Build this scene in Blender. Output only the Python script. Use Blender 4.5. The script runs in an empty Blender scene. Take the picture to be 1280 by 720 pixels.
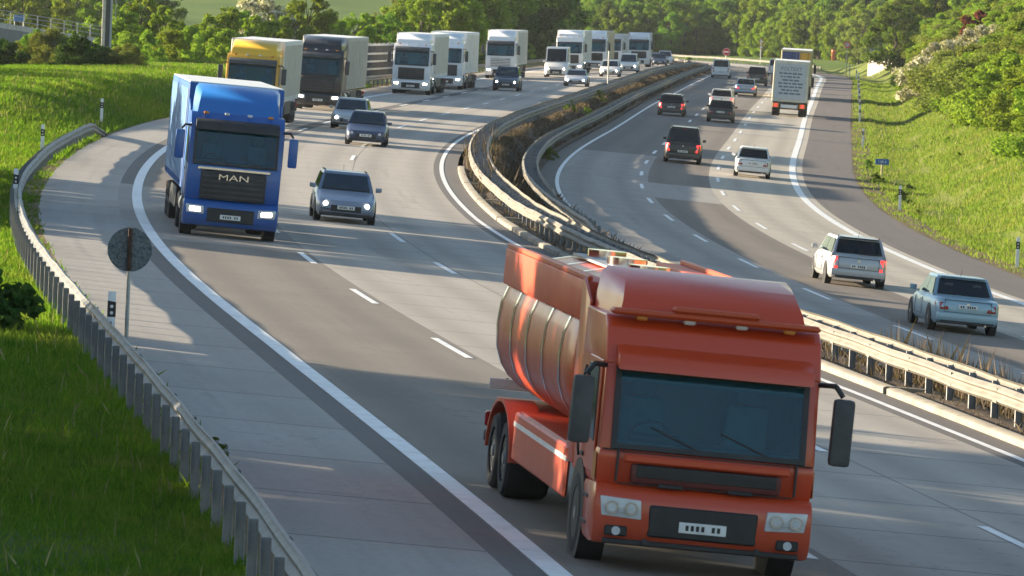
import bpy, bmesh, math, random
import numpy as np
from mathutils import Vector, Matrix
random.seed(7); np.random.seed(7)
scene = bpy.context.scene
COL = scene.collection
RAD = math.radians

# ------------------------------------------------------------------ road geometry (metres)
SN = np.linspace(-30, 1010, 20)
KN = np.array([-2.3723, -0.2917, 0.883, 0.9256, 1.1188, 0.5734, -0.1315, 0.1244, -0.0708, 0.0346, 0.0547, -0.4561, -0.5449, -0.0846, -0.5, -1.4, -1.8, -1.8, -1.8, -1.8]) * 1e-3
SZ = np.linspace(-30, 1010, 14)
ZLN = np.array([-6.4953, -6.4412, -6.5766, -6.2517, -6.2169, -6.1881, -6.1067, -6.2401, -6.548, -6.9402, -7.3217, -7.6752, -8.0144, -8.3438])
MLN = np.array([-0.0624, -0.0584, -0.0505, -0.0364, -0.0212, -0.0005, 0.0151, 0.0181, 0.0144, 0.0094, 0.0052, 0.0023, 0.0005, -0.0008])
ZRN = np.array([-8.3567, -8.29, -8.2068, -8.0411, -7.6337, -7.0596, -6.7272, -6.4989, -6.6875, -7.1359, -7.3994, -7.6519, -8.033, -8.3729])
MRN = np.array([-0.0408, -0.0557, -0.0665, -0.058, -0.0407, -0.0271, -0.0161, -0.0089, -0.0021, 0.0036, 0.0065, 0.0074, 0.0057, 0.0038])
DS = 1.0
SA = np.arange(-50, 1101, DS)
_k = np.interp(SA, SN, KN)
_i0 = int(np.argmin(abs(SA)))
TH = np.concatenate([[0], np.cumsum((_k[1:] + _k[:-1]) / 2 * DS)]); TH = TH - TH[_i0] -0.1049
CX = np.concatenate([[0], np.cumsum((np.sin(TH[1:]) + np.sin(TH[:-1])) / 2 * DS)]); CX = CX - CX[_i0] + 15.0819
CY = np.concatenate([[0], np.cumsum((np.cos(TH[1:]) + np.cos(TH[:-1])) / 2 * DS)]); CY = CY - CY[_i0] + 55.0
CAMZ = 8.0
OL = dict(K=-1.85, L0=-2.52, L1=-6.162, L2=-9.754, L3=-13.448, LS=-14.03, LE=-16.33)
OR = dict(A=1.55, R0=2.381, R1=6.157, R2=9.813, R3=13.615, RS=14.14, RE=16.86)

def zl(s, o): return np.interp(s, SZ, ZLN) + np.interp(s, SZ, MLN) * (o + 10) + CAMZ
def zr(s, o): return np.interp(s, SZ, ZRN) + np.interp(s, SZ, MRN) * (o - 10) + CAMZ
def smooth(a, b, x):
    t = np.clip((x - a) / (b - a), 0, 1); return t * t * (3 - 2 * t)
def lz(s, o):           # land left of the left hard shoulder
    d = np.maximum(0, -16.8 - o)
    m = smooth(140, 215, s) * (1 - smooth(300, 380, s))
    return zl(s, -16.33) - 0.04 + np.minimum(d * (0.05 + 0.24 * m), 0.5 + 0.85 * m) - 0.5 * smooth(9, 26, d) * m
def rz(s, o):           # land right of the right hard shoulder: verge, shallow swale, cutting slope
    d = np.maximum(0, o - 16.86)
    rise = np.where(d < 4, 0.0, (d - 4) * 0.5)
    rise = np.where(d > 34, 15 + (d - 34) * 0.12, rise)
    near = (0.55 + 0.45 * smooth(60, 160, s)) * (1 - 0.93 * smooth(690, 770, s))
    return zr(s, 16.86) - 0.04 - 0.22 * smooth(0.8, 2.6, d) * (1 - smooth(3, 5, d)) + rise * near
def zz(s, o):
    s = np.asarray(s, float); o = np.asarray(o, float)
    a, b = OL['K'], OR['A']
    t = smooth(-0.55, 0.62, o)
    med = zl(s, np.minimum(o, 0)) * (1 - t) + zr(s, np.maximum(o, 0.3)) * t
    return np.where(o < OL['LE'], lz(s, o), np.where(o <= a, zl(s, o), np.where(o < b, med, np.where(o <= OR['RE'], zr(s, o), rz(s, o)))))
def PX(s, o, h=0.0):
    s = np.asarray(s, float); o = np.asarray(o, float)
    t = np.interp(s, SA, TH)
    x = np.interp(s, SA, CX) + o * np.cos(t); y = np.interp(s, SA, CY) - o * np.sin(t)
    return np.stack(np.broadcast_arrays(x, y, zz(s, o) + h), -1)
def PV(s, o, h=0.0): return Vector(PX(s, o, h).tolist())
def so_of(x, y):        # world -> (s, o), vectorised
    x = np.asarray(x, float).ravel(); y = np.asarray(y, float).ravel()
    out_s = np.empty(len(x)); out_o = np.empty(len(x))
    for i in range(0, len(x), 4000):
        xs = x[i:i+4000, None]; ys = y[i:i+4000, None]
        j = np.argmin((xs - CX[None, ::2]) ** 2 + (ys - CY[None, ::2]) ** 2, 1) * 2
        t = TH[j]; rx = x[i:i+4000] - CX[j]; ry = y[i:i+4000] - CY[j]
        out_s[i:i+4000] = SA[j] + rx * np.sin(t) + ry * np.cos(t)
        out_o[i:i+4000] = rx * np.cos(t) - ry * np.sin(t)
    return out_s, out_o
# ------------------------------------------------------------------ camera
F = 7173.8; ROLL = 0.04210
PIT = math.atan((360 - 6.006) / F)
cam = bpy.data.cameras.new('camera'); camo = bpy.data.objects.new('camera', cam); COL.objects.link(camo)
cam.sensor_width = 36; cam.lens = 36 * F / 1280; cam.clip_start = 1; cam.clip_end = 9000
cam.dof.use_dof = True; cam.dof.focus_distance = 125; cam.dof.aperture_fstop = 11
_r0 = Vector((1, 0, 0)); _u0 = Vector((0, math.sin(PIT), math.cos(PIT))); _d = Vector((0, math.cos(PIT), -math.sin(PIT)))
_r = _r0 * math.cos(ROLL) + _u0 * math.sin(ROLL); _u = -_r0 * math.sin(ROLL) + _u0 * math.cos(ROLL)
camo.matrix_world = Matrix(((_r.x, _u.x, -_d.x, 0), (_r.y, _u.y, -_d.y, 0), (_r.z, _u.z, -_d.z, CAMZ), (0, 0, 0, 1)))
scene.camera = camo
def in_view(P, mx=0.0, my=0.0):
    """px coordinates (1280 wide) of points, used only to skip grass blades nobody could see"""
    P = np.asarray(P, float); q = P - np.array([0, 0, CAMZ])
    d = q @ np.array(_d); a = q @ np.array(_r); b = q @ np.array(_u)
    u = 640 + F * a / d; v = 360 - F * b / d
    return u, v, d
# ------------------------------------------------------------------ object helpers
def tag(o, label=None, cat=None, group=None, kind=None):
    if label: o['label'] = label
    if cat: o['category'] = cat
    if group: o['group'] = group
    if kind: o['kind'] = kind
    return o
def empty(name, loc=(0, 0, 0), label=None, cat=None, group=None):
    o = bpy.data.objects.new(name, None); COL.objects.link(o); o.location = loc; o.empty_display_size = 0.3
    return tag(o, label, cat, group)
def link(name, me, parent=None):
    o = bpy.data.objects.new(name, me); COL.objects.link(o)
    if parent: o.parent = parent
    return o
def npmesh(name, V, Fc, mats, uv=None, smooth_=False, mi=None):
    """mesh from numpy arrays, all faces with the same number of corners"""
    me = bpy.data.meshes.new(name); V = np.asarray(V, np.float32); Fc = np.asarray(Fc, np.int32)
    n, k = Fc.shape
    me.vertices.add(len(V)); me.vertices.foreach_set('co', V.ravel())
    me.loops.add(n * k); me.loops.foreach_set('vertex_index', Fc.ravel())
    me.polygons.add(n); me.polygons.foreach_set('loop_start', np.arange(n, dtype=np.int32) * k)
    try: me.polygons.foreach_set('loop_total', np.full(n, k, np.int32))
    except Exception: pass
    if mi is not None: me.polygons.foreach_set('material_index', np.asarray(mi, np.int32))
    if uv is not None:
        l = me.uv_layers.new(name='UVMap'); l.data.foreach_set('uv', np.asarray(uv, np.float32)[Fc.ravel()].ravel())
    for m in (mats if isinstance(mats, (list, tuple)) else [mats]): me.materials.append(m)
    me.update(calc_edges=True)
    if smooth_: me.polygons.foreach_set('use_smooth', np.ones(n, bool))
    return me
class MB:
    """collects shapes into one bmesh and links it as ONE mesh object"""
    def __init__(self): self.bm = bmesh.new(); self.mats = []
    def mi(self, m):
        if m not in self.mats: self.mats.append(m)
        return self.mats.index(m)
    def merge(self, src, m):
        i = self.mi(m); mp = {}
        for v in src.verts: mp[v] = self.bm.verts.new(v.co)
        for f in src.faces:
            try: nf = self.bm.faces.new([mp[v] for v in f.verts]); nf.material_index = i
            except ValueError: pass
        src.free()
    def hexa(self, c, m, bev=0.0, seg=2):
        """8 corners: bottom 4 (ccw), top 4"""
        b = bmesh.new(); v = [b.verts.new(p) for p in c]
        for q in ((3, 2, 1, 0), (4, 5, 6, 7), (0, 1, 5, 4), (1, 2, 6, 5), (2, 3, 7, 6), (3, 0, 4, 7)): b.faces.new([v[i] for i in q])
        if bev: bmesh.ops.bevel(b, geom=list(b.edges), offset=bev, segments=seg, affect='EDGES', profile=0.6, clamp_overlap=True)
        self.merge(b, m); return self
    def box(self, x0, x1, y0, y1, z0, z1, m, bev=0.0, seg=1):
        return self.hexa([(x0, y0, z0), (x1, y0, z0), (x1, y1, z0), (x0, y1, z0), (x0, y0, z1), (x1, y0, z1), (x1, y1, z1), (x0, y1, z1)], m, bev, seg)
    def prism(self, prof, x0, x1, m, bev=0.0, seg=2):
        """profile of (y, z) points pushed out along x"""
        b = bmesh.new()
        A = [b.verts.new((x0, y, z)) for y, z in prof]; B = [b.verts.new((x1, y, z)) for y, z in prof]; n = len(prof)
        b.faces.new(A); b.faces.new(B[::-1])
        for i in range(n): b.faces.new([A[i], B[i], B[(i+1) % n], A[(i+1) % n]])
        bmesh.ops.recalc_face_normals(b, faces=b.faces)
        if bev:
            es = [e for e in b.edges if e.calc_face_angle(0) > 0.5]
            bmesh.ops.bevel(b, geom=es, offset=bev, segments=seg, affect='EDGES', profile=0.6, clamp_overlap=True)
        self.merge(b, m); return self
    def loft(self, rings, m, cap=True, closed=True):
        b = bmesh.new(); R = [[b.verts.new(p) for p in r] for r in rings]; n = len(R[0])
        for a, c in zip(R[:-1], R[1:]):
            for i in range(n if closed else n - 1): b.faces.new([a[i], a[(i+1) % n], c[(i+1) % n], c[i]])
        if cap: b.faces.new(R[0][::-1]); b.faces.new(R[-1])
        bmesh.ops.recalc_face_normals(b, faces=b.faces)
        self.merge(b, m); return self
    def cyl(self, p0, p1, r0, m, r1=None, n=12, cap=True):
        p0 = Vector(p0); p1 = Vector(p1); r1 = r0 if r1 is None else r1
        d = (p1 - p0).normalized(); a = d.orthogonal().normalized(); c = d.cross(a)
        rg = [[p + (a * math.cos(t) + c * math.sin(t)) * r for t in [2 * math.pi * i / n for i in range(n)]] for p, r in ((p0, r0), (p1, r1))]
        return self.loft(rg, m, cap)
    def tube(self, pts, r, m, n=6):
        for a, b in zip(pts[:-1], pts[1:]): self.cyl(a, b, r, m, n=n)
        return self
    def panel(self, q, m, t=0.012, inset=0.0, off=0.004):
        """thin plate lying on quad q (4 corners, outward ccw), t thick, standing off the face"""
        q = [Vector(p) for p in q]; nrm = (q[1] - q[0]).cross(q[3] - q[0]).normalized()
        c = sum(q, Vector()) / len(q)
        lo = [p + (c - p).normalized() * inset + nrm * off for p in q]; hi = [p + nrm * t for p in lo]
        b = bmesh.new(); A = [b.verts.new(p) for p in lo]; B = [b.verts.new(p) for p in hi]; n = len(q)
        b.faces.new(A[::-1]); b.faces.new(B)
        for i in range(n): b.faces.new([A[i], A[(i+1) % n], B[(i+1) % n], B[i]])
        self.merge(b, m); return self
    def build(self, name, parent=None, smooth_=True, ang=35):
        me = bpy.data.meshes.new(name); self.bm.to_mesh(me); self.bm.free()
        for m in self.mats: me.materials.append(m)
        if smooth_:
            me.polygons.foreach_set('use_smooth', np.ones(len(me.polygons), bool))
            try: me.set_sharp_from_angle(angle=RAD(ang))
            except Exception: pass
        return link(name, me, parent)
def copy_tree(o, parent=None):
    c = o.copy(); COL.objects.link(c); c.parent = parent
    for ch in list(o.children): copy_tree(ch, c)
    return c
def ground_matrix(s, o, facing, yaw=0.0):
    """frame on the road: local +y along the driving direction, tilted with the banking"""
    e = 1.0
    p = PV(s, o); t = (PV(s + e, o) - PV(s - e, o)).normalized()
    r = (PV(s, o + .4) - PV(s, o - .4)).normalized()
    if facing < 0: t = -t; r = -r
    if yaw: t, r = t * math.cos(yaw) + r * math.sin(yaw), r * math.cos(yaw) - t * math.sin(yaw)
    u = r.cross(t).normalized(); r = t.cross(u)
    return Matrix(((r.x, t.x, u.x, p.x), (r.y, t.y, u.y, p.y), (r.z, t.z, u.z, p.z), (0, 0, 0, 1)))
# ------------------------------------------------------------------ materials
def newmat(name):
    m = bpy.data.materials.new(name); m.use_nodes = True
    nt = m.node_tree; b = nt.nodes['Principled BSDF']
    return m, nt, b
def nd(nt, t, **kw):
    n = nt.nodes.new(t)
    for k, v in kw.items(): setattr(n, k, v)
    return n
def ramp(nt, fac, stops):
    r = nd(nt, 'ShaderNodeValToRGB'); e = r.color_ramp.elements
    while len(e) > 1: e.remove(e[0])
    e[0].position = stops[0][0]; e[0].color = (*stops[0][1], 1)
    for p, c in stops[1:]:
        q = e.new(p); q.color = (*c, 1)
    nt.links.new(fac, r.inputs[0]); return r.outputs[0]
def math_(nt, op, a, b=None, c=None):
    n = nd(nt, 'ShaderNodeMath', operation=op)
    for i, x in enumerate((a, b, c)):
        if x is None: continue
        if isinstance(x, (int, float)): n.inputs[i].default_value = x
        else: nt.links.new(x, n.inputs[i])
    return n.outputs[0]
def mixc(nt, fac, a, b, bt='MIX'):
    n = nd(nt, 'ShaderNodeMix', data_type='RGBA', blend_type=bt)
    for i, x in ((0, fac), (6, a), (7, b)):
        if isinstance(x, (int, float)): n.inputs[i].default_value = x
        elif isinstance(x, tuple): n.inputs[i].default_value = (*x, 1)
        else: nt.links.new(x, n.inputs[i])
    return n.outputs[2]
def noise(nt, scale, detail=4, rough=0.6, vec=None):
    n = nd(nt, 'ShaderNodeTexNoise'); n.inputs['Scale'].default_value = scale; n.inputs['Detail'].default_value = detail; n.inputs['Roughness'].default_value = rough
    if vec is not None: nt.links.new(vec, n.inputs['Vector'])
    return n.outputs[0]
def simple(name, col, rough=0.5, metal=0.0, dirt=0.12, scale=3.0, coat=0.0, spec=0.5, emit=None, es=0.0):
    m, nt, b = newmat(name)
    tc = nd(nt, 'ShaderNodeTexCoord'); f = noise(nt, scale, 5, 0.65, tc.outputs['Object'])
    c = ramp(nt, f, [(0.3, tuple(x * (1 - dirt * 1.6) for x in col)), (0.55, col), (0.8, tuple(min(1, x * (1 + dirt)) for x in col))])
    nt.links.new(c, b.inputs['Base Color'])
    b.inputs['Roughness'].default_value = rough; b.inputs['Metallic'].default_value = metal
    b.inputs['Specular IOR Level'].default_value = spec
    if coat: b.inputs['Coat Weight'].default_value = coat; b.inputs['Coat Roughness'].default_value = 0.06
    if emit: b.inputs['Emission Color'].default_value = (*emit, 1); b.inputs['Emission Strength'].default_value = es
    return m
def paint(name, col, rough=0.36, metal=0.0, coat=0.4):
    """vehicle paint: clear coat and a little road film"""
    m, nt, b = newmat(name)
    tc = nd(nt, 'ShaderNodeTexCoord'); f = noise(nt, 1.6, 6, 0.7, tc.outputs['Object'])
    sep = nd(nt, 'ShaderNodeSeparateXYZ'); nt.links.new(tc.outputs['Object'], sep.inputs[0])
    low = nd(nt, 'ShaderNodeMapRange'); low.inputs[1].default_value = 0.15; low.inputs[2].default_value = 1.1; low.inputs[3].default_value = 0.4; low.inputs[4].default_value = 0.04
    nt.links.new(sep.outputs[2], low.inputs[0])
    d = math_(nt, 'MULTIPLY', f, low.outputs[0])
    nt.links.new(mixc(nt, d, col, (0.16, 0.14, 0.12)), b.inputs['Base Color'])
    r = math_(nt, 'ADD', math_(nt, 'MULTIPLY', f, 0.25), rough - 0.1); nt.links.new(r, b.inputs['Roughness'])
    b.inputs['Metallic'].default_value = metal; b.inputs['Coat Weight'].default_value = coat; b.inputs['Coat Roughness'].default_value = 0.1
    return m
def glassy(name, col=(0.008, 0.014, 0.018)):
    m, nt, b = newmat(name); b.inputs['Base Color'].default_value = (*col, 1); b.inputs['Roughness'].default_value = 0.06; b.inputs['Specular IOR Level'].default_value = 0.7
    return m
def leafmat(name, cols, trans=0.42):
    m, nt, b = newmat(name); nt.nodes.remove(b)
    g = nd(nt, 'ShaderNodeNewGeometry'); oi = nd(nt, 'ShaderNodeObjectInfo')
    c = ramp(nt, g.outputs['Random Per Island'], [(0.0, cols[0]), (0.5, cols[1]), (1.0, cols[2])])
    hs = nd(nt, 'ShaderNodeHueSaturation'); nt.links.new(c, hs.inputs['Color'])
    nt.links.new(math_(nt, 'ADD', math_(nt, 'MULTIPLY', oi.outputs['Random'], 0.03), 0.49), hs.inputs['Hue'])
    nt.links.new(math_(nt, 'ADD', math_(nt, 'MULTIPLY', oi.outputs['Random'], 0.45), 0.75), hs.inputs['Value'])
    df = nd(nt, 'ShaderNodeBsdfDiffuse'); tr = nd(nt, 'ShaderNodeBsdfTranslucent'); mx = nd(nt, 'ShaderNodeMixShader'); mx.inputs[0].default_value = trans
    nt.links.new(hs.outputs[0], df.inputs[0])
    nt.links.new(mixc(nt, 1.0, hs.outputs[0], (1.0, 1.0, 0.55), 'MULTIPLY'), tr.inputs[0])
    nt.links.new(df.outputs[0], mx.inputs[1]); nt.links.new(tr.outputs[0], mx.inputs[2])
    nt.links.new(mx.outputs[0], nt.nodes['Material Output'].inputs[0])
    return m
def pavement(name, base, vary=0.14, joint=0.0, jf=0.6, tracks=(), width_ref=None, longj=(), grain=0.32, patch=0.0, rough=0.85):
    """road surface. UV = (metres along, metres across). joint: spacing of transverse joints; tracks: offsets of the wheel tracks"""
    m, nt, b = newmat(name)
    uv = nd(nt, 'ShaderNodeUVMap'); sp = nd(nt, 'ShaderNodeSeparateXYZ'); nt.links.new(uv.outputs[0], sp.inputs[0])
    U, V = sp.outputs[0], sp.outputs[1]
    st = nd(nt, 'ShaderNodeMapping'); st.inputs['Scale'].default_value = (0.05, 1.6, 1); nt.links.new(uv.outputs[0], st.inputs[0])
    streak = noise(nt, 1.0, 5, 0.62, st.outputs[0])
    big = noise(nt, 0.22, 4, 0.6, uv.outputs[0]); fine = noise(nt, 7.0, 6, 0.8, uv.outputs[0])
    f = math_(nt, 'ADD', math_(nt, 'ADD', math_(nt, 'MULTIPLY', streak, 0.5), math_(nt, 'MULTIPLY', big, 0.5)), math_(nt, 'MULTIPLY', math_(nt, 'SUBTRACT', fine, 0.5), grain * 3.0))
    col = ramp(nt, f, [(0.25, tuple(c * (1 - vary * 1.5) for c in base)), (0.5, base), (0.75, tuple(c * (1 + vary) for c in base))])
    for o in tracks:
        d = math_(nt, 'DIVIDE', math_(nt, 'SUBTRACT', V, o), 0.42)
        g = math_(nt, 'MULTIPLY', math_(nt, 'POWER', 2.718, math_(nt, 'MULTIPLY', math_(nt, 'MULTIPLY', d, d), -1.0)), math_(nt, 'ADD', math_(nt, 'MULTIPLY', streak, 0.6), 0.2))
        col = mixc(nt, math_(nt, 'MULTIPLY', g, 0.85), col, tuple(c * 0.55 for c in base))
    cr = nd(nt, 'ShaderNodeTexVoronoi', feature='DISTANCE_TO_EDGE'); mp = nd(nt, 'ShaderNodeMapping'); mp.inputs['Scale'].default_value = (0.11, 0.3, 1); nt.links.new(uv.outputs[0], mp.inputs[0])
    wv = nd(nt, 'ShaderNodeVectorMath', operation='ADD'); nt.links.new(mp.outputs[0], wv.inputs[0]); wn = nd(nt, 'ShaderNodeTexNoise'); wn.inputs['Scale'].default_value = .8; nt.links.new(uv.outputs[0], wn.inputs['Vector']); nt.links.new(wn.outputs[1], wv.inputs[1]); nt.links.new(wv.outputs[0], cr.inputs['Vector']); cr.inputs['Scale'].default_value = 1.0
    ck = math_(nt, 'MULTIPLY', math_(nt, 'LESS_THAN', cr.outputs[0], 0.012), math_(nt, 'GREATER_THAN', big, 0.52))
    col = mixc(nt, math_(nt, 'MULTIPLY', ck, 0.22), col, tuple(c * 0.35 for c in base))
    sv = noise(nt, 0.9, 3, .5, st.outputs[0]); stn = ramp(nt, sv, [(.58, (0, 0, 0)), (.75, (.55, .55, .55))]); col = mixc(nt, stn, col, tuple(c * .62 for c in base))
    if patch:
        w = nd(nt, 'ShaderNodeTexWhiteNoise', noise_dimensions='1D'); nt.links.new(math_(nt, 'FLOOR', math_(nt, 'DIVIDE', U, joint or 20.0)), w.inputs['W'])
        col = mixc(nt, math_(nt, 'MULTIPLY', w.outputs[0], patch), col, tuple(c * 0.5 for c in base))
    if joint:
        fr = math_(nt, 'ABSOLUTE', math_(nt, 'SUBTRACT', math_(nt, 'FRACT', math_(nt, 'DIVIDE', U, joint)), 0.5))
        j = math_(nt, 'GREATER_THAN', fr, 0.5 - 0.045 / joint)
        col = mixc(nt, math_(nt, 'MULTIPLY', j, 0.75), col, tuple(c * 0.18 for c in base))
    for o in longj:
        j = math_(nt, 'LESS_THAN', math_(nt, 'ABSOLUTE', math_(nt, 'SUBTRACT', V, o)), 0.02)
        col = mixc(nt, math_(nt, 'MULTIPLY', j, 0.7), col, tuple(c * 0.25 for c in base))
    nt.links.new(col, b.inputs['Base Color']); b.inputs['Roughness'].default_value = rough; b.inputs['Specular IOR Level'].default_value = 0.35
    bp = nd(nt, 'ShaderNodeBump'); bp.inputs['Strength'].default_value = 0.25; bp.inputs['Distance'].default_value = 0.01
    nt.links.new(fine, bp.inputs['Height']); nt.links.new(bp.outputs[0], b.inputs['Normal'])
    return m
# ------------------------------------------------------------------ setting: road strips
def strip(name, o0, o1, s0, s1, mat, h=0.0, ds=4.0, no=3, kind='structure', parent=None, label=None):
    ss = np.arange(s0, s1 + ds * 0.5, ds); ss[-1] = s1
    oo = np.linspace(o0, o1, no)
    S_, O_ = np.meshgrid(ss, oo, indexing='ij')
    V = PX(S_.ravel(), O_.ravel(), h); n, k = S_.shape
    idx = np.arange(n * k).reshape(n, k)
    Fc = np.stack([idx[:-1, :-1], idx[:-1, 1:], idx[1:, 1:], idx[1:, :-1]], -1).reshape(-1, 4)
    ob = link(name, npmesh(name, V, Fc, mat, np.stack([S_.ravel(), O_.ravel()], -1), True), parent)
    if kind: ob['kind'] = kind
    if label: ob['label'] = label
    return ob
def tr(a, b): return ((a + b) / 2 - 0.95, (a + b) / 2 + 0.95)
CONC = (0.37, 0.335, 0.29); ASPH = (0.165, 0.145, 0.125); DARK = (0.125, 0.115, 0.108)
m_shc = pavement('shoulder_concrete', (0.33, 0.305, 0.275), 0.14, 5.9, jf=0.95, longj=(), patch=0.22)
m_la = pavement('worn_brown_asphalt', (0.195, 0.168, 0.14), 0.16, tracks=tr(-9.754, -13.448))
m_lc = pavement('lane_concrete', CONC, 0.1, 5.0, tracks=tr(-6.16, -9.75) + tr(-2.5, -6.16), longj=(-6.0, -9.53), patch=0.08)
m_l1c = pavement('old_lane_concrete', (0.29, 0.265, 0.235), 0.12, 5.0, tracks=tr(-9.754, -13.448), patch=0.15)
m_dk = pavement('dark_asphalt_strip', DARK, 0.14)
m_rc1 = pavement('inner_lane_concrete', (0.30, 0.28, 0.255), 0.12, 5.0, tracks=tr(2.38, 6.16), patch=0.12)
m_ra1 = pavement('inner_lane_asphalt', (0.15, 0.138, 0.125), 0.14, tracks=tr(2.38, 6.16), patch=0.2)
m_ra2 = pavement('middle_lane_asphalt', (0.175, 0.148, 0.125), 0.14, tracks=tr(6.16, 9.8))
m_rc3 = pavement('outer_lane_concrete', (0.40, 0.36, 0.30), 0.1, 5.0, tracks=tr(9.8, 13.6), patch=0.06)
m_rs = pavement('shoulder_asphalt', (0.125, 0.108, 0.102), 0.12)
E0, E1 = -40, 1060
strip('hard_shoulder', OL['LE'], OL['LS'], E0, E1, m_shc)
# narrow asphalt strip beside the edge line, with the concrete break seen in the bend
for a, b, m in ((E0, 88, m_dk), (88, 134, m_l1c), (134, 300, m_dk), (300, E1, m_shc)): strip('road', OL['LS'], OL['L3'] - 0.17, a, b, m)
for a, b, m in ((E0, 93, m_la), (93, 133, m_l1c), (133, 206, m_la), (206, E1, m_lc)): strip('road', OL['L3'] - 0.17, OL['L2'] + 0.22, a, b, m)
strip('road', OL['L2'] + 0.22, OL['L0'] - 0.32, E0, E1, m_lc, no=4)
strip('road', OL['L2'] - 0.45, OL['L2'] + 0.22, 206, 420, m_dk, 0.004, no=2)
strip('road', OL['L0'] - 0.32, OL['K'], E0, E1, m_dk, no=2)
strip('road', OR['A'], OR['R0'] + 0.1, E0, E1, m_ra1, no=2)
strip('road', OR['R0'] + 0.1, OR['R1'] + 0.33, E0, 249, m_rc1)
strip('road', OR['R0'] + 0.1, OR['R1'] + 0.33, 249, E1, m_ra1)
for a, b, m in ((E0, 188, m_ra2), (188, 208, m_rc1), (208, E1, m_ra2)): strip('road', OR['R1'] + 0.33, OR['R2'] - 0.42, a, b, m)
strip('road', OR['R2'] - 0.42, OR['RS'], E0, E1, m_rc3)
strip('hard_shoulder', OR['RS'], OR['RE'], E0, E1, m_rs)
# ------------------------------------------------------------------ painted lines
m_white, _nt, _b = newmat('road_marking_white')
_uv = nd(_nt, 'ShaderNodeUVMap'); _f = noise(_nt, 2.2, 7, 0.75, _uv.outputs[0])
_nt.links.new(ramp(_nt, _f, [(0.30, (0.30, 0.28, 0.26)), (0.38, (0.62, 0.61, 0.58)), (0.5, (0.74, 0.74, 0.72)), (0.7, (0.82, 0.82, 0.81))]), _b.inputs['Base Color']); _b.inputs['Roughness'].default_value = 0.6
def line(o, w, s0, s1): return strip('road_markings', o - w / 2, o + w / 2, s0, s1, m_white, 0.008, ds=3.0, no=2)
line(OL['L3'], 0.30, E0, E1); line(OL['L0'], 0.17, E0, E1); line(OR['R0'], 0.17, E0, E1); line(OR['R3'], 0.34, E0, E1)
def dashes(o, phase):
    sg = np.arange(-30, 1000, 1.0); p = PX(sg, o)
    arc = np.concatenate([[0], np.cumsum(np.hypot(np.diff(p[:, 0]), np.diff(p[:, 1])))])
    ss = np.interp(np.arange(phase % 18, 930, 18.0), arc, sg)
    V = []; Fc = []; UV = []
    for s in ss:
        for j in range(2):
            a = s - 3 + j * 3; b0 = len(V)
            for (q, p) in ((a, o - .08), (a, o + .08), (a + 3, o + .08), (a + 3, o - .08)):
                V.append(PX(q, p, 0.008)); UV.append((q, p))
            Fc.append([b0, b0+1, b0+2, b0+3])
    ob = link('road_markings', npmesh('lane_dashes', np.array(V), np.array(Fc), m_white, np.array(UV))); ob['kind'] = 'structure'
dashes(OL['L2'], 47.1); dashes(OL['L1'], 66.8); dashes(OR['R1'], 141.15); dashes(OR['R2'], 178.5)
# ------------------------------------------------------------------ kerb of the central reserve: pieces whose ends turn in
m_kerb = simple('kerb_stone', (0.27, 0.245, 0.20), 0.85, dirt=0.2, scale=1.5)
def kerb_piece(s0, s1):
    b = MB(); n = max(2, int((s1 - s0) / 3) + 1); ss = np.linspace(s0, s1, n); rg = []
    for i, s in enumerate(ss):
                rg.append([PV(s, -1.86, -.05), PV(s, -1.86, .11), PV(s, -1.80, .14), PV(s, -1.62, .14), PV(s, -1.60, -.05)])
    b.loft(rg, m_kerb)
    e = s0 + .3
    b.loft([[PV(e - .13, o, -.05), PV(e - .13, o, .13), PV(e + .13, o, .13), PV(e + .13, o, -.05)] for o in (-1.83, -0.92)], m_kerb)
    k = b.build('kerb', ang=30); k['kind'] = 'structure'
ks = [-30, -6, 18, 36, 52, 77, 106, 131, 145, 160, 178]
for a, b_ in zip(ks[:-1], ks[1:]): kerb_piece(a, b_ - .35)
# ------------------------------------------------------------------ ground
def grassmat(name, c0, c1, c2, bare=None, sc=0.35):
    m, nt, b = newmat(name); tc = nd(nt, 'ShaderNodeTexCoord')
    f = noise(nt, sc, 8, 0.7, tc.outputs['Object']); f2 = noise(nt, 6, 4, 0.7, tc.outputs['Object'])
    g = math_(nt, 'ADD', math_(nt, 'MULTIPLY', f, 0.65), math_(nt, 'MULTIPLY', f2, 0.35))
    c = ramp(nt, g, [(0.32, c0), (0.5, c1), (0.68, c2)])
    nt.links.new(c, b.inputs['Base Color']); b.inputs['Roughness'].default_value = 0.95; b.inputs['Specular IOR Level'].default_value = 0.1
    bp = nd(nt, 'ShaderNodeBump'); bp.inputs['Strength'].default_value = 0.6; bp.inputs['Distance'].default_value = 0.1
    nt.links.new(f2, bp.inputs['Height']); nt.links.new(bp.outputs[0], b.inputs['Normal'])
    return m
m_turf = grassmat('turf', (0.035, 0.06, 0.012), (0.06, 0.10, 0.018), (0.10, 0.13, 0.03))
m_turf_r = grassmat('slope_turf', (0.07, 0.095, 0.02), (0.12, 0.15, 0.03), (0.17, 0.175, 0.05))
m_mead = grassmat('meadow', (0.045, 0.085, 0.015), (0.09, 0.145, 0.025), (0.14, 0.185, 0.045), sc=0.03)
m_soil = grassmat('dry_verge', (0.11, 0.085, 0.05), (0.17, 0.13, 0.075), (0.16, 0.15, 0.06), sc=0.8)
m_grav = grassmat('reserve_soil', (0.07, 0.055, 0.04), (0.13, 0.10, 0.075), (0.2, 0.175, 0.14), sc=1.2)
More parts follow.
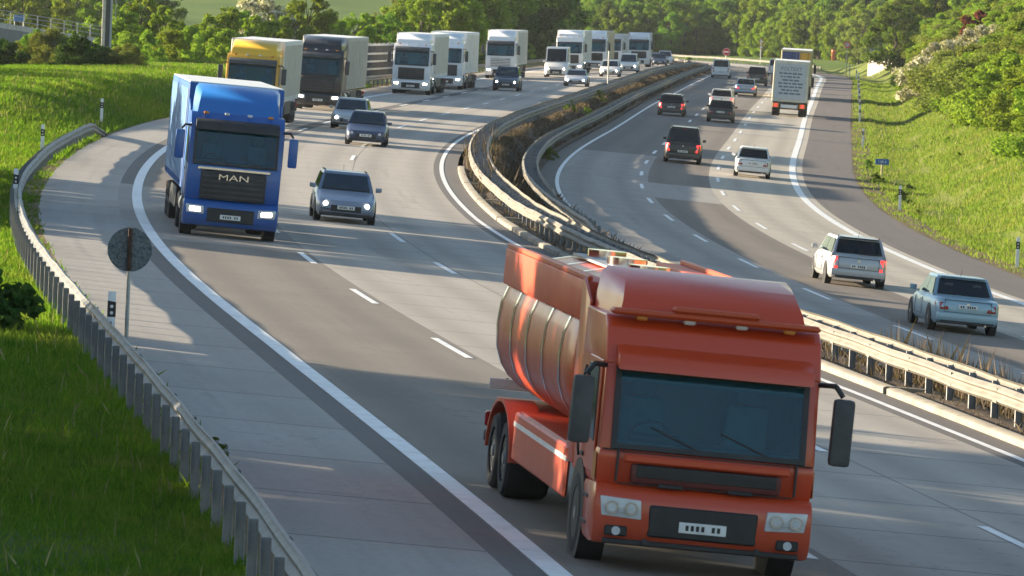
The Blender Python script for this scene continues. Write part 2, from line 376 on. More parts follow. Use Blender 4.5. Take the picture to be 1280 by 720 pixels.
def wide(name, oo, s0, s1, ds, mat, h=0.0, rough=0.0):
    ss = np.arange(s0, s1 + 1, ds); S_, O_ = np.meshgrid(ss, np.asarray(oo, float), indexing='ij'); n, k = S_.shape
    V = PX(S_.ravel(), O_.ravel(), h)
    if rough:
        j = np.ones(S_.shape); j[:, 0] = j[:, -1] = 0
        V[:, 2] += (np.sin(S_ * .31 + O_ * .7) + np.sin(S_ * .13 - O_ * 1.3) + np.random.randn(*S_.shape) * .5).ravel() * rough * j.ravel()
    ix = np.arange(n * k).reshape(n, k)
    Fc = np.stack([ix[:-1, :-1], ix[:-1, 1:], ix[1:, 1:], ix[1:, :-1]], -1).reshape(-1, 4)
    o = link(name, npmesh(name, V, Fc, mat, np.stack([S_.ravel(), O_.ravel()], -1), True)); o['kind'] = 'structure'; return o
wide('ground', [-46, -40, -36, -32, -29, -26, -24, -22, -20, -18.5, -17.3], -40, 700, 4, m_turf, 0, 0.05)
wide('ground', [-17.3, -17.0, -16.7, -16.33], -40, 700, 4, m_soil, 0, 0.02)
wide('ground', [16.86, 17.3, 17.8, 18.2], -40, 900, 4, m_soil, 0, 0.02)
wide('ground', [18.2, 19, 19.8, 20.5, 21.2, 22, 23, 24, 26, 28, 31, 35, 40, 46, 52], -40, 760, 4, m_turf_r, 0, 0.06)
wide('ground', [-1.65, -1.1, -0.55, -0.25, 0.05, 0.35, 0.62, 1.1, 1.55], -40, 1060, 3, m_grav, 0.04, 0.03)
# one big sheet to the horizon, lying below the detailed strips
gx = np.concatenate([np.linspace(-1500, -260, 14), np.linspace(-220, 220, 67), np.linspace(260, 1500, 14)])
gy = np.concatenate([np.linspace(-80, 1300, 150), np.linspace(1350, 4200, 24)])
X_, Y_ = np.meshgrid(gx, gy, indexing='ij'); s_, o_ = so_of(X_.ravel(), Y_.ravel())
xf, yf = X_.ravel(), Y_.ravel()
oc = np.clip(o_, -60, 90)
zb = zz(np.clip(s_, -50, 1100), oc)
onroad = (o_ > -46) & (o_ < 52)
zb = zb - np.where(onroad & (s_ < 780), 1.0, 0.05) - np.where((o_ > -20) & (o_ < 20), 0.25, 0)
far = smooth(960, 1300, yf); base_l = 1.4
zf = base_l + smooth(930, 1500, yf) * 14 * (1 + 0.6 * np.sin(xf * .008 + 1)) + smooth(1500, 3500, yf) * 40
rs = smooth(-20, 260, xf) * 10 * smooth(600, 1000, yf)
zb = zb * (1 - far) + (zf + rs) * far
# meadow hillside behind the left-hand trees
zb = zb + smooth(620, 1100, yf) * smooth(-10, -60, xf) * (1 - far) * 3.0
V = np.stack([xf, yf, zb], -1); n, k = X_.shape; ix = np.arange(n * k).reshape(n, k)
Fc = np.stack([ix[:-1, :-1], ix[1:, :-1], ix[1:, 1:], ix[:-1, 1:]], -1).reshape(-1, 4)
gs = link('ground', npmesh('ground', V, Fc, m_mead, None, True)); gs['kind'] = 'structure'
def gz(x, y):
    """height of the land at a world point (for planting)"""
    s, o = so_of([x], [y]); s, o = float(s[0]), float(o[0])
    if y < 960 and -46 < o < 52 and s < 690: return float(zz(s, o))
    j = int(np.argmin(abs(gx - x))); i = int(np.clip(np.searchsorted(gy, y), 1, len(gy) - 1))
    t = (y - gy[i-1]) / (gy[i] - gy[i-1]); Z = zb.reshape(X_.shape)
    jj = int(np.clip(np.searchsorted(gx, x), 1, len(gx) - 1)); u = (x - gx[jj-1]) / (gx[jj] - gx[jj-1])
    z = (Z[jj-1, i-1] * (1-t) + Z[jj-1, i] * t) * (1-u) + (Z[jj, i-1] * (1-t) + Z[jj, i] * t) * u
    return float(z)
# ------------------------------------------------------------------ vehicle materials
m_glass = glassy('tinted_glass'); m_glass2 = glassy('windscreen_glass', (0.004, 0.03, 0.042))
def clearglass(name, tint):
    m, nt, b = newmat(name); nt.nodes.remove(b)
    tr_ = nd(nt, 'ShaderNodeBsdfTransparent'); tr_.inputs[0].default_value = (*tint, 1); gl = nd(nt, 'ShaderNodeBsdfGlossy'); gl.inputs['Roughness'].default_value = .03; gl.inputs[0].default_value = (.9, .95, 1, 1)
    fr = nd(nt, 'ShaderNodeFresnel'); fr.inputs[0].default_value = 1.55; mx = nd(nt, 'ShaderNodeMixShader')
    nt.links.new(math_(nt, 'MULTIPLY', fr.outputs[0], .75), mx.inputs[0]); nt.links.new(tr_.outputs[0], mx.inputs[1]); nt.links.new(gl.outputs[0], mx.inputs[2]); nt.links.new(mx.outputs[0], nt.nodes['Material Output'].inputs[0]); return m
m_clear = clearglass('clear_windscreen', (.40, .80, .86)); m_carglass = clearglass('car_glass', (.34, .42, .43)); m_rearglass = clearglass('privacy_glass', (.20, .25, .26)); m_seat2 = simple('car_seat', (.07, .07, .075), .9)
m_seat = simple('seat_cloth', (.26, .26, .28), .9)
m_tyre = simple('tyre_rubber', (0.022, 0.022, 0.023), 0.85, dirt=0.3); m_rim = simple('alloy_rim', (0.42, 0.43, 0.44), 0.35, 0.8)
m_steel_rim = simple('steel_rim', (0.3, 0.3, 0.3), 0.5, 0.5); m_black = simple('black_plastic', (0.02, 0.02, 0.022), 0.55, dirt=0.3)
m_dgrey = simple('dark_grey_plastic', (0.055, 0.057, 0.06), 0.6, dirt=0.3); m_chrome = simple('chrome', (0.75, 0.76, 0.78), 0.15, 1.0, dirt=0.05)
m_plate = simple('number_plate_white', (0.75, 0.75, 0.73), 0.5); m_chassis = simple('chassis_grey', (0.035, 0.035, 0.037), 0.7, dirt=0.4)
m_beam = simple('headlight_on', (0.9, 0.88, 0.8), 0.2, emit=(1.0, 0.86, 0.62), es=9.0); m_beamx = simple('headlight_main', (0.9, 0.88, 0.8), 0.2, emit=(1.0, 0.92, 0.8), es=16.0)
m_lens = simple('clear_lens', (0.55, 0.56, 0.57), 0.12); m_tail = simple('tail_lens', (0.32, 0.012, 0.014), 0.2); m_brake = simple('brake_light_on', (0.4, 0.01, 0.012), 0.2, emit=(1.0, 0.05, 0.04), es=0.55)
m_amber = simple('amber_lens', (0.55, 0.2, 0.03), 0.25)
m_letter = simple('plate_letters', (0.02, 0.02, 0.02), 0.6)
def text_mesh(body, size, m, depth=0.004, align='CENTER'):
    cu = bpy.data.curves.new('lettering', 'FONT'); cu.body = body; cu.size = size; cu.extrude = depth; cu.align_x = align; cu.align_y = 'CENTER'; cu.resolution_u = 2
    o = bpy.data.objects.new('tmp', cu); COL.objects.link(o)
    dg = bpy.context.evaluated_depsgraph_get(); me = bpy.data.meshes.new_from_object(o.evaluated_get(dg)); bpy.data.objects.remove(o)
    me.materials.clear(); me.materials.append(m); return me
def wheel(parent, x, y, r=0.32, w=0.22, rimm=None, twin=False):
    """thing's child: wheel > tyre, rim. x = outer face side sign times half track"""
    sx = 1 if x > 0 else -1; rimm = rimm or m_rim
    hub = MB(); hub.cyl((x - sx * w * .95, y, r), (x - sx * w * .15, y, r), r * .3, m_chassis, n=10); h = hub.build('wheel', parent)
    t = MB(); prof = [(-.5, .62), (-.5, .9), (-.42, .985), (-.2, 1.0), (.2, 1.0), (.42, .985), (.5, .9), (.5, .62)]
    n = 20; wt = w * (2.1 if twin else 1)
    rg = [[(x - sx * wt / 2 + p * wt, y + math.cos(a) * q * r, r + math.sin(a) * q * r) for p, q in prof] for a in [2 * math.pi * i / n for i in range(n)]]
    b = bmesh.new(); R = [[b.verts.new(v) for v in g] for g in rg]; k = len(prof)
    for i in range(n):
        for j in range(k): b.faces.new([R[i][j], R[i][(j+1) % k], R[(i+1) % n][(j+1) % k], R[(i+1) % n][j]])
    bmesh.ops.recalc_face_normals(b, faces=b.faces); t.merge(b, m_tyre); t.build('tyre', h)
    d = MB(); xo = x - sx * 0.03
    d.cyl((xo - sx * .05, y, r), (xo, y, r), r * .63, rimm, r1=r * .6, n=20)
    for i in range(5 if r < .4 else 8):
        a = 2 * math.pi * i / (5 if r < .4 else 8); c = (xo + sx * .012, y + math.cos(a) * r * .38, r + math.sin(a) * r * .38)
        d.cyl(c, (c[0] + sx * .004, c[1], c[2]), r * .1, m_black, n=8)
    d.cyl((xo, y, r), (xo + sx * .03, y, r), r * .16, rimm, n=10)
    d.build('rim', h); return h
def lerp(a, b, t): return Vector(a) * (1 - t) + Vector(b) * t
def quad_on(c, u0, u1, v0, v1):
    """sub-quad of corner list c = (bl, br, tr, tl)"""
    f = lambda u, v: lerp(lerp(c[0], c[1], u), lerp(c[3], c[2], u), v)
    return [f(u0, v0), f(u1, v0), f(u1, v1), f(u0, v1)]
CAR = dict(
    hatch=dict(L=4.2, W=1.79, H=1.48, belt=.93, hood=.74, cowl=1.05, rf=1.85, rr=.62, rb=.14, nose=.5),
    estate=dict(L=4.75, W=1.82, H=1.48, belt=.94, hood=.74, cowl=1.2, rf=2.0, rr=.55, rb=.12, nose=.5),
    sedan=dict(L=4.6, W=1.8, H=1.44, belt=.92, hood=.73, cowl=1.2, rf=2.0, rr=1.35, rb=.72, nose=.5),
    sport=dict(L=4.4, W=1.84, H=1.3, belt=.86, hood=.68, cowl=1.35, rf=2.1, rr=1.5, rb=.6, nose=.45),
    suv=dict(L=4.6, W=1.88, H=1.74, belt=1.08, hood=.92, cowl=1.15, rf=1.9, rr=.5, rb=.12, nose=.6),
    mpv=dict(L=4.8, W=1.9, H=1.86, belt=1.06, hood=.92, cowl=.85, rf=1.75, rr=.3, rb=.08, nose=.6),
    van=dict(L=5.9, W=2.02, H=2.62, belt=1.3, hood=1.02, cowl=.75, rf=1.55, rr=.1, rb=.04, nose=.7),
    pickup=dict(L=5.2, W=1.88, H=1.8, belt=1.1, hood=.98, cowl=1.3, rf=1.95, rr=2.2, rb=1.95, nose=.7))
def make_car(name, label, cat, kind, col, group=None, lit=False, brake=False, metal=0.0, rimm=None, roof=None, main=False, plate='', lowcol=None):
    d = CAR[kind]; L, W, H, belt, hood = d['L'], d['W'], d['H'], d['belt'], d['hood']; h = L / 2; w = W / 2
    root = empty(name, (0, 0, 0), label, cat, group)
    mp = paint(name + '_paint', col, metal=metal)
    m_l = paint(name + '_lower_paint', lowcol) if lowcol else mp
    # lower body: rings from nose to tail
    st = [(h, .74, .30, d['nose']), (h - .06, .86, .22, hood - .08), (h - .3, .95, .2, hood - .02), (h - d['cowl'] * .6, 1.0, .2, hood + .05), (h - d['cowl'], 1.0, .2, belt - .01),
          (0.0, 1.0, .2, belt), (-h + .9, 1.0, .2, belt + .01), (-h + .3, .97, .22, belt), (-h + .07, .9, .26, belt - .03 if kind != 'pickup' else belt - .05), (-h, .82, .34, belt - .16)]
    def ring(y, f, zb, zt):
        ww = w * f; zm = zb + (zt - zb) * .55
        hf = [(ww * .9, zb), (ww * .985, zb + .1), (ww, zm), (ww * .985, zt - .12), (ww * .93, zt - .03), (ww * .8, zt)]
        return [(x, y, z) for x, z in hf] + [(-x, y, z) for x, z in hf[::-1]]
    b = MB(); b.loft([ring(*s) for s in st], m_l); body = b.build('body', root, ang=50)
    # cabin
    yb0, yb1, y0, y1 = h - d['cowl'], -h + d['rb'], h - d['rf'], -h + d['rr']
    wb, wr = w * .93, w * (.76 if kind != 'van' else .9); zb = belt - .05
    zt = H - .03
    c = [(-wb, yb1, zb), (wb, yb1, zb), (wb, yb0, zb), (-wb, yb0, zb), (-wr, y1, zt), (wr, y1, zt), (wr, y0, zt), (-wr, y0, zt)]
    front = (c[2], c[3], c[7], c[6]); rear = (c[0], c[1], c[5], c[4]); rs = (c[1], c[2], c[6], c[5]); ls = (c[3], c[0], c[4], c[7])
    mr_ = paint(name + '_roof', roof) if roof else mp; vt = .88
    vb = .16 if kind != 'van' else .45
    at_ = lambda i, v: lerp(c[i], c[i + 4], v)
    b = MB()
    if kind == 'van':        # panel van: closed load space behind the cab
        b.hexa([c[0], c[1], quad_on(rs, .68, .68, 0, 1)[0], quad_on(ls, .32, .32, 0, 1)[0], c[4], c[5], quad_on(rs, .68, .68, 0, 1)[2], quad_on(ls, .32, .32, 0, 1)[2]], mp, .06, 3)
        vb = .06
    b.hexa([at_(0, vt), at_(1, vt), at_(2, vt), at_(3, vt), Vector(c[4]) + Vector((.03, 0, .025)), Vector(c[5]) + Vector((-.03, 0, .025)), Vector(c[6]) + Vector((-.03, 0, .025)), Vector(c[7]) + Vector((.03, 0, .025))], mr_, .035, 3)
    cut = [(0, .08), (.48, .53), (.93, 1)] if kind != 'van' else [(.62, .72), (.92, 1)]
    for q, fl in ((rs, 0), (ls, 1)):
        for u0, u1 in cut:
            if fl: u0, u1 = 1 - u1, 1 - u0
            b.panel(quad_on(q, u0, u1, 0, vt + .04), mp, .012, 0, -.035)
        b.panel(quad_on(q, 0, 1, 0, .14), mp, .012, 0, -.035)
    for q, vlo in ((front, .1), (rear, .2 if kind not in ('mpv', 'suv') else .14)):
        if q is rear and kind == 'van': continue
        for u0, u1 in ((0, .07), (.93, 1)): b.panel(quad_on(q, u0, u1, 0, vt + .04), mp, .012, 0, -.035)
        b.panel(quad_on(q, 0, 1, 0, vlo), mp, .012, 0, -.035)
    if kind in ('estate', 'suv', 'mpv'):
        for sx in (-1, 1): b.box(sx * wr * .9 - .02, sx * wr * .9 + .02, y1 + .15, y0 - .3, H - .01, H + .035, m_dgrey, .012)
    b.build('cabin', root, ang=40)
    g = MB(); g.panel(quad_on(front, .06, .94, .09, .9), m_carglass, .006, 0, .0); g.build('windscreen', root)
    vr = (.19, .9) if kind not in ('van', 'mpv', 'suv') else (.45, .88) if kind == 'van' else (.13, .9)
    g = MB(); g.panel(quad_on(rear, .06 if kind != 'van' else .1, .94 if kind != 'van' else .9, *vr), m_rearglass if kind != 'van' else m_glass, .006, 0, .002 if kind == 'van' else 0); g.build('rear_window', root)
    for q, fl in ((rs, 0), (ls, 1)):
        cuts = [(.07, .49), (.52, .94)] if kind != 'van' else [(.71, .94)]
        for a, e in cuts:
            if fl: a, e = 1 - e, 1 - a
            g = MB(); g.panel(quad_on(q, a, e, .13, .9), m_carglass, .006, 0, 0); g.build('side_window', root)
    # inside: dashboard, seats and wheel seen through the glass
    b = MB(); b.box(-wb * .85, wb * .85, yb0 - .55, yb0 - .1, belt - .04, belt + .05, m_black, .03); b.build('dashboard', root)
    for x, y in [(-.36, y0 - .55), (.36, y0 - .55)] + ([(-.38, y0 - 1.45), (.38, y0 - 1.45)] if kind not in ('van', 'pickup', 'sport') else []):
        b = MB(); b.box(x - .22, x + .22, y - .07, y + .05, belt - .05, belt + .16, m_seat2, .04, 2); b.box(x - .12, x + .12, y - .06, y + .03, belt + .17, belt + .33, m_seat2, .04, 2); b.build('seat', root)
    # front
    g = MB(); g.box(-w * .5, w * .5, h - .02, h + .015, .34, .34 + (d['nose'] - .3) * .9, m_black, .01); g.build('grille', root)
    for sx in (-1, 1):
        z0 = d['nose'] - .02
        b = MB(); b.hexa([(sx * w * .56, h - .12, z0), (sx * w * .88, h - .26, z0 + .02), (sx * w * .9, h - .34, z0 + .05), (sx * w * .56, h - .3, z0), (sx * w * .54, h - .04, z0 + .13), (sx * w * .86, h - .2, z0 + .16), (sx * w * .88, h - .32, z0 + .17), (sx * w * .56, h - .3, z0 + .12)], m_lens, .015)
        b.cyl((sx * w * .68, h - .1, z0 + .07), (sx * w * .68, h + .0, z0 + .07), .065, (m_beamx if main else m_beam) if lit else m_lens, n=12); b.build('headlight', root)
        tall = kind not in ('sedan', 'sport', 'hatch'); zt0 = belt - (.46 if tall else .33); th = .4 if tall else .19; x0, x1 = (.70, .90) if tall else (.56, .90)
        b = MB(); b.hexa([(sx * w * x0, -h - .012, zt0), (sx * w * .82, -h - .008, zt0), (sx * w * (x1 + .05), -h + .22, zt0 + .02), (sx * w * x0, -h + .22, zt0), (sx * w * (x0 + .03), -h + .01, zt0 + th), (sx * w * .82, -h + .012, zt0 + th), (sx * w * (x1 + .055), -h + .24, zt0 + th), (sx * w * x0, -h + .24, zt0 + th)], m_brake if brake else m_tail, .02)
        b.box(sx * w * .76 - .045, sx * w * .76 + .045, -h - .02, -h + .05, zt0 + th * .3, zt0 + th * .5, m_lens, .006); b.build('tail_light', root)
        b = MB(); b.hexa([(sx * w * .99, yb0 - .32, belt), (sx * (w + .17), yb0 - .34, belt + .02), (sx * (w + .17), yb0 - .24, belt + .02), (sx * w * .99, yb0 - .22, belt), (sx * w * .99, yb0 - .32, belt + .14), (sx * (w + .18), yb0 - .34, belt + .15), (sx * (w + .18), yb0 - .24, belt + .15), (sx * w * .99, yb0 - .22, belt + .14)], mp, .025)
        b.build('wing_mirror', root)
        for y in (h - .88, -h + .85):
            r = .33 if kind not in ('suv', 'pickup', 'van') else .37
            b = MB(); b.cyl((sx * (w - .18), y, r), (sx * (w + .004), y, r), r * 1.13, m_black, n=20); b.build('wheel_arch', root)
            wheel(root, sx * (w + .012), y, r, .22, rimm)
        b = MB()
        for yc in (yb0 - .35, (yb0 + yb1) / 2 - .1): b.box(sx * (w + .001) - .006, sx * (w + .001) + .006, yc - .006, yc + .006, .36, belt - .12, m_black)
        b.box(sx * (w + .001) - .005, sx * (w + .001) + .005, (yb0 + yb1) / 2 - .106, yb0 - .344, .355, .366, m_black)
        if kind not in ('van',): b.box(sx * w - .012, sx * w + .012, (yb0 + yb1) / 2 + .02, (yb0 + yb1) / 2 + .2, belt - .2, belt - .165, m_chrome)
        b.build('door_seam', root)
    b = MB(); b.box(-w * .9, w * .9, -h - .03, -h + .1, .3, .52, m_l, .04, 2); b.build('rear_bumper', root)
    b = MB(); b.box(-w * .86, w * .86, h - .1, h + .03, .2, .3, m_black, .02); b.build('front_bumper', root)
    for sx in (-1, 1):
        b = MB(); b.cyl((sx * w * .66, h - .1, .36), (sx * w * .66, h - .005, .36), .05, m_lens, n=12); b.build('fog_light', root)
    b = MB(); b.box(-w * .78, w * .78, -h - .036, -h + .05, .235, .325, m_black, .015); b.build('diffuser', root)
    b = MB(); b.cyl((w * .55, -h - .05, .25), (w * .55, -h + .1, .25), .032, m_chrome, n=10); b.build('exhaust_pipe', root)
    if kind not in ('pickup',):
        b = MB(); zb_ = belt - .07; b.box(-w * .69, w * .69, -h + .02, -h + .075, zb_, zb_ + .009, m_black); b.box(-w * .69, -w * .68, -h - .006, -h + .05, .54, zb_, m_black); b.box(w * .68, w * .69, -h - .006, -h + .05, .54, zb_, m_black); b.box(-w * .69, w * .69, -h - .004, -h + .03, .535, .545, m_black); b.build('tailgate_seam', root)
        b = MB(); b.box(-.11, .11, y1 - .025, y1 + .02, zt - .05, zt - .02, m_tail, .005); b.build('high_brake_light', root)
        b = MB(); b.box(-wr * .88, wr * .88, y1 - .1, y1 + .1, zt - .01, zt + .02, m_black if kind in ('estate', 'suv') else mp, .01); b.build('roof_spoiler', root)
    if kind in ('hatch', 'estate', 'suv', 'mpv'):
        b = MB(); e0, e1 = quad_on(rear, .5, .82, .2, .3)[0], quad_on(rear, .5, .82, .2, .3)[1]; b.tube([e0 + Vector((0, -.025, 0)), e1 + Vector((0, -.03, .02))], .012, m_black, 5); b.build('rear_wiper', root)
    b = MB(); b.cyl((0, y1 + .3, H - .02), (0, y1 + .12, H + .16), .006, m_black, n=5); b.build('aerial', root)
    b = MB(); b.cyl((0, -h - .012 + .0, belt - .16), (0, -h + .05, belt - .16), .045, m_chrome, n=14); b.build('tailgate_badge', root)
    for y, s_ in ((-h - .035 if True else 0, -1), (h + .02, 1)):
        z = .46 if s_ > 0 else (.7 if kind in ('hatch', 'sedan', 'sport') else .62)
        y = (h + .022) if s_ > 0 else (-h - (.034 if z < .52 else .02))
        b = MB(); b.box(-.26, .26, y - .008, y + .008, z - .055, z + .055, m_plate, .004)
        for i in range(7):
            if i != 2: b.box(-.2 + i * .06, -.165 + i * .06, y + s_ * .0095 - .003, y + s_ * .0095 + .003, z - .03, z + .03, m_letter)
        b.build('number_plate', root)
    if kind == 'pickup':
        b = MB(); b.box(-w * .8, w * .8, -h + .12, yb1 - .1, belt - .06, belt + .01, m_black); b.build('load_bed', root)
    return root
def put(root, s, o, facing, L=0.0, yaw=0.0):
    root.matrix_world = ground_matrix(s + L / 2, o, facing, yaw); return root
# ------------------------------------------------------------------ lorries
def make_lorry(name, label, cab, trailer, side=None, group=None, lit=True, Htr=4.0, Ltr=13.6, cabH=3.3, fairing=True, cat='lorry', grille=None, visor=True, detail=True, rear=None, fair_col=None, low=False, letters=None, roofm=None, amber=False):
    root = empty(name, (0, 0, 0), label, cat, group)
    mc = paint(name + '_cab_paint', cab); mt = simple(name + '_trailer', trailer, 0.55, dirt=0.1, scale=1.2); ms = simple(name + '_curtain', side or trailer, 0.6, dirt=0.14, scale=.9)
    mr_ = simple(name + '_roof', roofm or (0.72, 0.72, 0.7), 0.5, dirt=0.12, scale=.6)
    mf = paint(name + '_fairing', fair_col) if fair_col else mc
    zs0, zs1 = (1.42, 2.28) if low else (1.95, 2.88)
    W_ = 1.235
    b = MB()
    b.prism([(-.10, .95), (-.02, 1.25), (-.03, zs0 - .05), (-2.25, zs0 - .05), (-2.25, .95)], -W_, W_, mc, .05, 2)
    b.prism([(-.235, zs1 + .03), (-.24, zs1 + .07), (-.42, cabH - .12), (-.62, cabH), (-2.25, cabH), (-2.25, zs1 + .03)], -W_, W_, mc, .05, 3)
    b.box(-W_ + .02, W_ - .02, -2.24, -2.12, zs0 - .08, zs1 + .06, mc)
    for sx in (-1, 1):
        b.hexa([(sx * 1.10, -.03, zs0 - .07), (sx * 1.23, -.06, zs0 - .07), (sx * 1.23, -.3, zs0 - .07), (sx * 1.14, -.3, zs0 - .07), (sx * 1.10, -.235, zs1 + .05), (sx * 1.225, -.26, zs1 + .05), (sx * 1.225, -.42, zs1 + .05), (sx * 1.14, -.42, zs1 + .05)], mc, .02)
        b.hexa([(sx * 1.17, -1.42, zs0 - .07), (sx * 1.232, -1.42, zs0 - .07), (sx * 1.232, -2.22, zs0 - .07), (sx * 1.17, -2.22, zs0 - .07), (sx * 1.17, -1.42, zs1 + .05), (sx * 1.232, -1.42, zs1 + .05), (sx * 1.232, -2.22, zs1 + .05), (sx * 1.17, -2.22, zs1 + .05)], mc)
    b.build('cab', root)
    q = [(1.11, -.02, zs0 - .05), (-1.11, -.02, zs0 - .05), (-1.11, -.23, zs1 + .04), (1.11, -.23, zs1 + .04)]
    b = MB(); b.panel(q, m_clear, .012, 0.0, .004); ws = b.build('windscreen', root)
    b = MB(); e = .07
    for u0, u1, v0, v1 in ((0, 1, 0, .06), (0, 1, .9, 1), (0, .03, .06, .9), (.97, 1, .06, .9)): b.panel(quad_on(q, u0, u1, v0, v1), m_black, .016, 0, .0125)
    b.build('windscreen_seal', ws)
    b = MB(); b.box(-1.12, 1.12, -.62, -.12, zs0 - .1, zs0 + .04, m_dgrey, .04, 2); b.box(.25, .85, -.66, -.5, zs0, zs0 + .12, m_black, .03); b.build('dashboard', root)
    for x in (-.62, .6):
        b = MB(); b.box(x - .25, x + .25, -1.5, -1.32, zs0 - .1, zs0 + .48, m_seat, .06, 2); b.box(x - .14, x + .14, -1.48, -1.36, zs0 + .5, zs0 + .74, m_seat, .05, 2); b.build('seat', root)
    b = MB(); cc = Vector((.58, -.78, zs0 + .06)); rr = [cc + Vector((math.cos(t) * .23, math.sin(t) * .23 * .55, math.sin(t) * .23 * .83)) for t in [2 * math.pi * i / 16 for i in range(17)]]
    b.tube(rr, .018, m_black, 6); b.tube([rr[0], cc, rr[8]], .015, m_black, 5); b.build('steering_wheel', root)
    b = MB(); b.box(-1.1, 1.1, -.42, -.3, zs1 - .16, zs1 + .02, m_seat, .03); b.build('sun_blind', root)
    b = MB()
    for x in (-.75, .05): b.tube([(x, -.005, zs0 - .02), (x + .62, -.06, zs0 + .22)], .012, m_black, 5)
    b.build('wiper', root)
    if visor:
        b = MB(); b.hexa([(-1.12, -.2, zs1 + .02), (1.12, -.2, zs1 + .02), (1.12, .06, zs1 - .02), (-1.12, .06, zs1 - .02), (-1.12, -.3, zs1 + .26), (1.12, -.3, zs1 + .26), (1.12, .0, zs1 + .14), (-1.12, .0, zs1 + .14)], m_dgrey if not low else mc, .03); b.build('sun_visor', root)
    # grille, bumper and lights
    gm = grille or m_black; gz0, gz1 = (1.0, zs0 - .2)
    b = MB(); b.box(-.86, .86, -.06, .035, gz0, gz1, gm, .04, 2)
    n = 5
    for i in range(n):
        z = gz0 + .07 + i * (gz1 - gz0 - .1) / n
        b.box(-.8, .8, .03, .05, z, z + .045, m_dgrey if grille is None else m_black, .008)
    b.build('grille', root)
    b = MB(); b.box(-.95, .95, -.05, .055, gz1 + .01, gz1 + .1, m_chrome if letters else mc, .02); b.build('grille_bar', root)
    if letters:
        o = link('emblem_lettering', text_mesh(letters, .22, m_chrome, .012), root); o.matrix_local = Matrix.Translation((0, .062, gz1 - .16)) @ Matrix.Rotation(math.pi, 4, 'Z') @ Matrix.Rotation(RAD(90), 4, 'X') @ Matrix.Scale(1.7, 4, (1, 0, 0))
    b = MB(); b.prism([(-1.0, .42), (-1.0, .95), (-.04, .98), (.1, .85), (.12, .5), (.04, .3), (-.2, .28), (-.75, .3)], -1.25, 1.25, mc, .07, 2); b.build('bumper', root)
    b = MB(); b.box(-.62, .62, .09, .13, .42, .78, m_black, .03); b.build('lower_intake', root)
    b = MB(); b.box(-.27, .27, .128, .146, .5, .62, m_plate, .004)
    for i in range(7):
        if i != 2: b.box(-.2 + i * .06, -.165 + i * .06, .146, .15, .53, .59, m_letter)
    b.build('number_plate', root)
    for sx in (-1, 1):
        b = MB(); b.hexa([(sx * .70, .135, .6), (sx * 1.16, .125, .62), (sx * 1.16, -.05, .62), (sx * .70, -.05, .6), (sx * .72, .135, .82), (sx * 1.19, .115, .84), (sx * 1.19, -.05, .84), (sx * .72, -.05, .82)], m_lens, .02)
        b.hexa([(sx * .80, .145, .66), (sx * 1.08, .14, .67), (sx * 1.08, .05, .67), (sx * .80, .05, .66), (sx * .80, .145, .77), (sx * 1.08, .135, .78), (sx * 1.08, .05, .78), (sx * .80, .05, .77)], m_beam if lit else m_lens, .02)
        if not lit:
            for x_ in (.83, 1.05): b.cyl((sx * x_, .1, .72), (sx * x_, .156, .72), .075, m_chrome, n=18); b.cyl((sx * x_, .156, .72), (sx * x_, .159, .72), .05, m_lens, n=18)
        b.build('headlight', root)
        # mirrors hang outside the pillars
        b = MB(); zm = zs1 - .1
        b.tube([(sx * 1.2, -.3, zm + .1), (sx * 1.38, -.05, zm + .12), (sx * 1.47, -.02, zm)], .03, m_black, 6)
        b.box(sx * 1.49 - .12, sx * 1.49 + .12, -.1, .07, zm - .78, zm - .02, mc if letters else m_dgrey, .05, 2); b.build('wing_mirror', root)
        # door with window and handle
        b = MB(); b.box(sx * 1.238 - .012, sx * 1.238 + .012, -1.45, -.36, 1.05, zs1 + .05, mc, .008); dr = b.build('door', root)
        g = MB(); x = sx * 1.252
        qq = [(x, -1.36, zs0 + .05), (x, -.45, zs0 - .02), (x, -.55, zs1 - .03), (x, -1.36, zs1 - .03)]
        if sx < 0: qq = qq[::-1]
        g.panel(qq, m_glass, .01, 0, 0); g.build('window', dr)
        g = MB(); g.box(x - .02, x + .02, -1.4, -1.2, zs0 - .25, zs0 - .2, m_black, .008); g.build('handle', dr)
        b = MB()
        for z in (.45, .75): b.box(sx * 1.2 - .09, sx * 1.2 + .06, -.95, -.45, z, z + .05, m_chassis, .01)
        b.build('step', root)
        b = MB(); b.cyl((sx * .95, -1.4, .52), (sx * 1.255, -1.4, .52), .62, m_black, n=24); b.build('wheel_arch', root)
        wheel(root, sx * 1.262, -1.4, .5, .3, m_steel_rim)
        if Ltr > 12:
            wheel(root, sx * 1.25, -4.95, .5, .28, m_steel_rim, True)
            for y in (-11.3, -12.62, -13.94): wheel(root, sx * 1.262, y, .5, .36, m_steel_rim)
            b = MB(); b.box(sx * 1.25 - .02, sx * 1.25 + .02, -10.2, -6.0, .5, 1.05, m_dgrey, .01); b.build('side_guard', root)
            b = MB(); b.cyl((sx * .95, -3.2, .72), (sx * .95, -4.2, .72), .3, m_rim, n=16); b.build('fuel_tank', root)
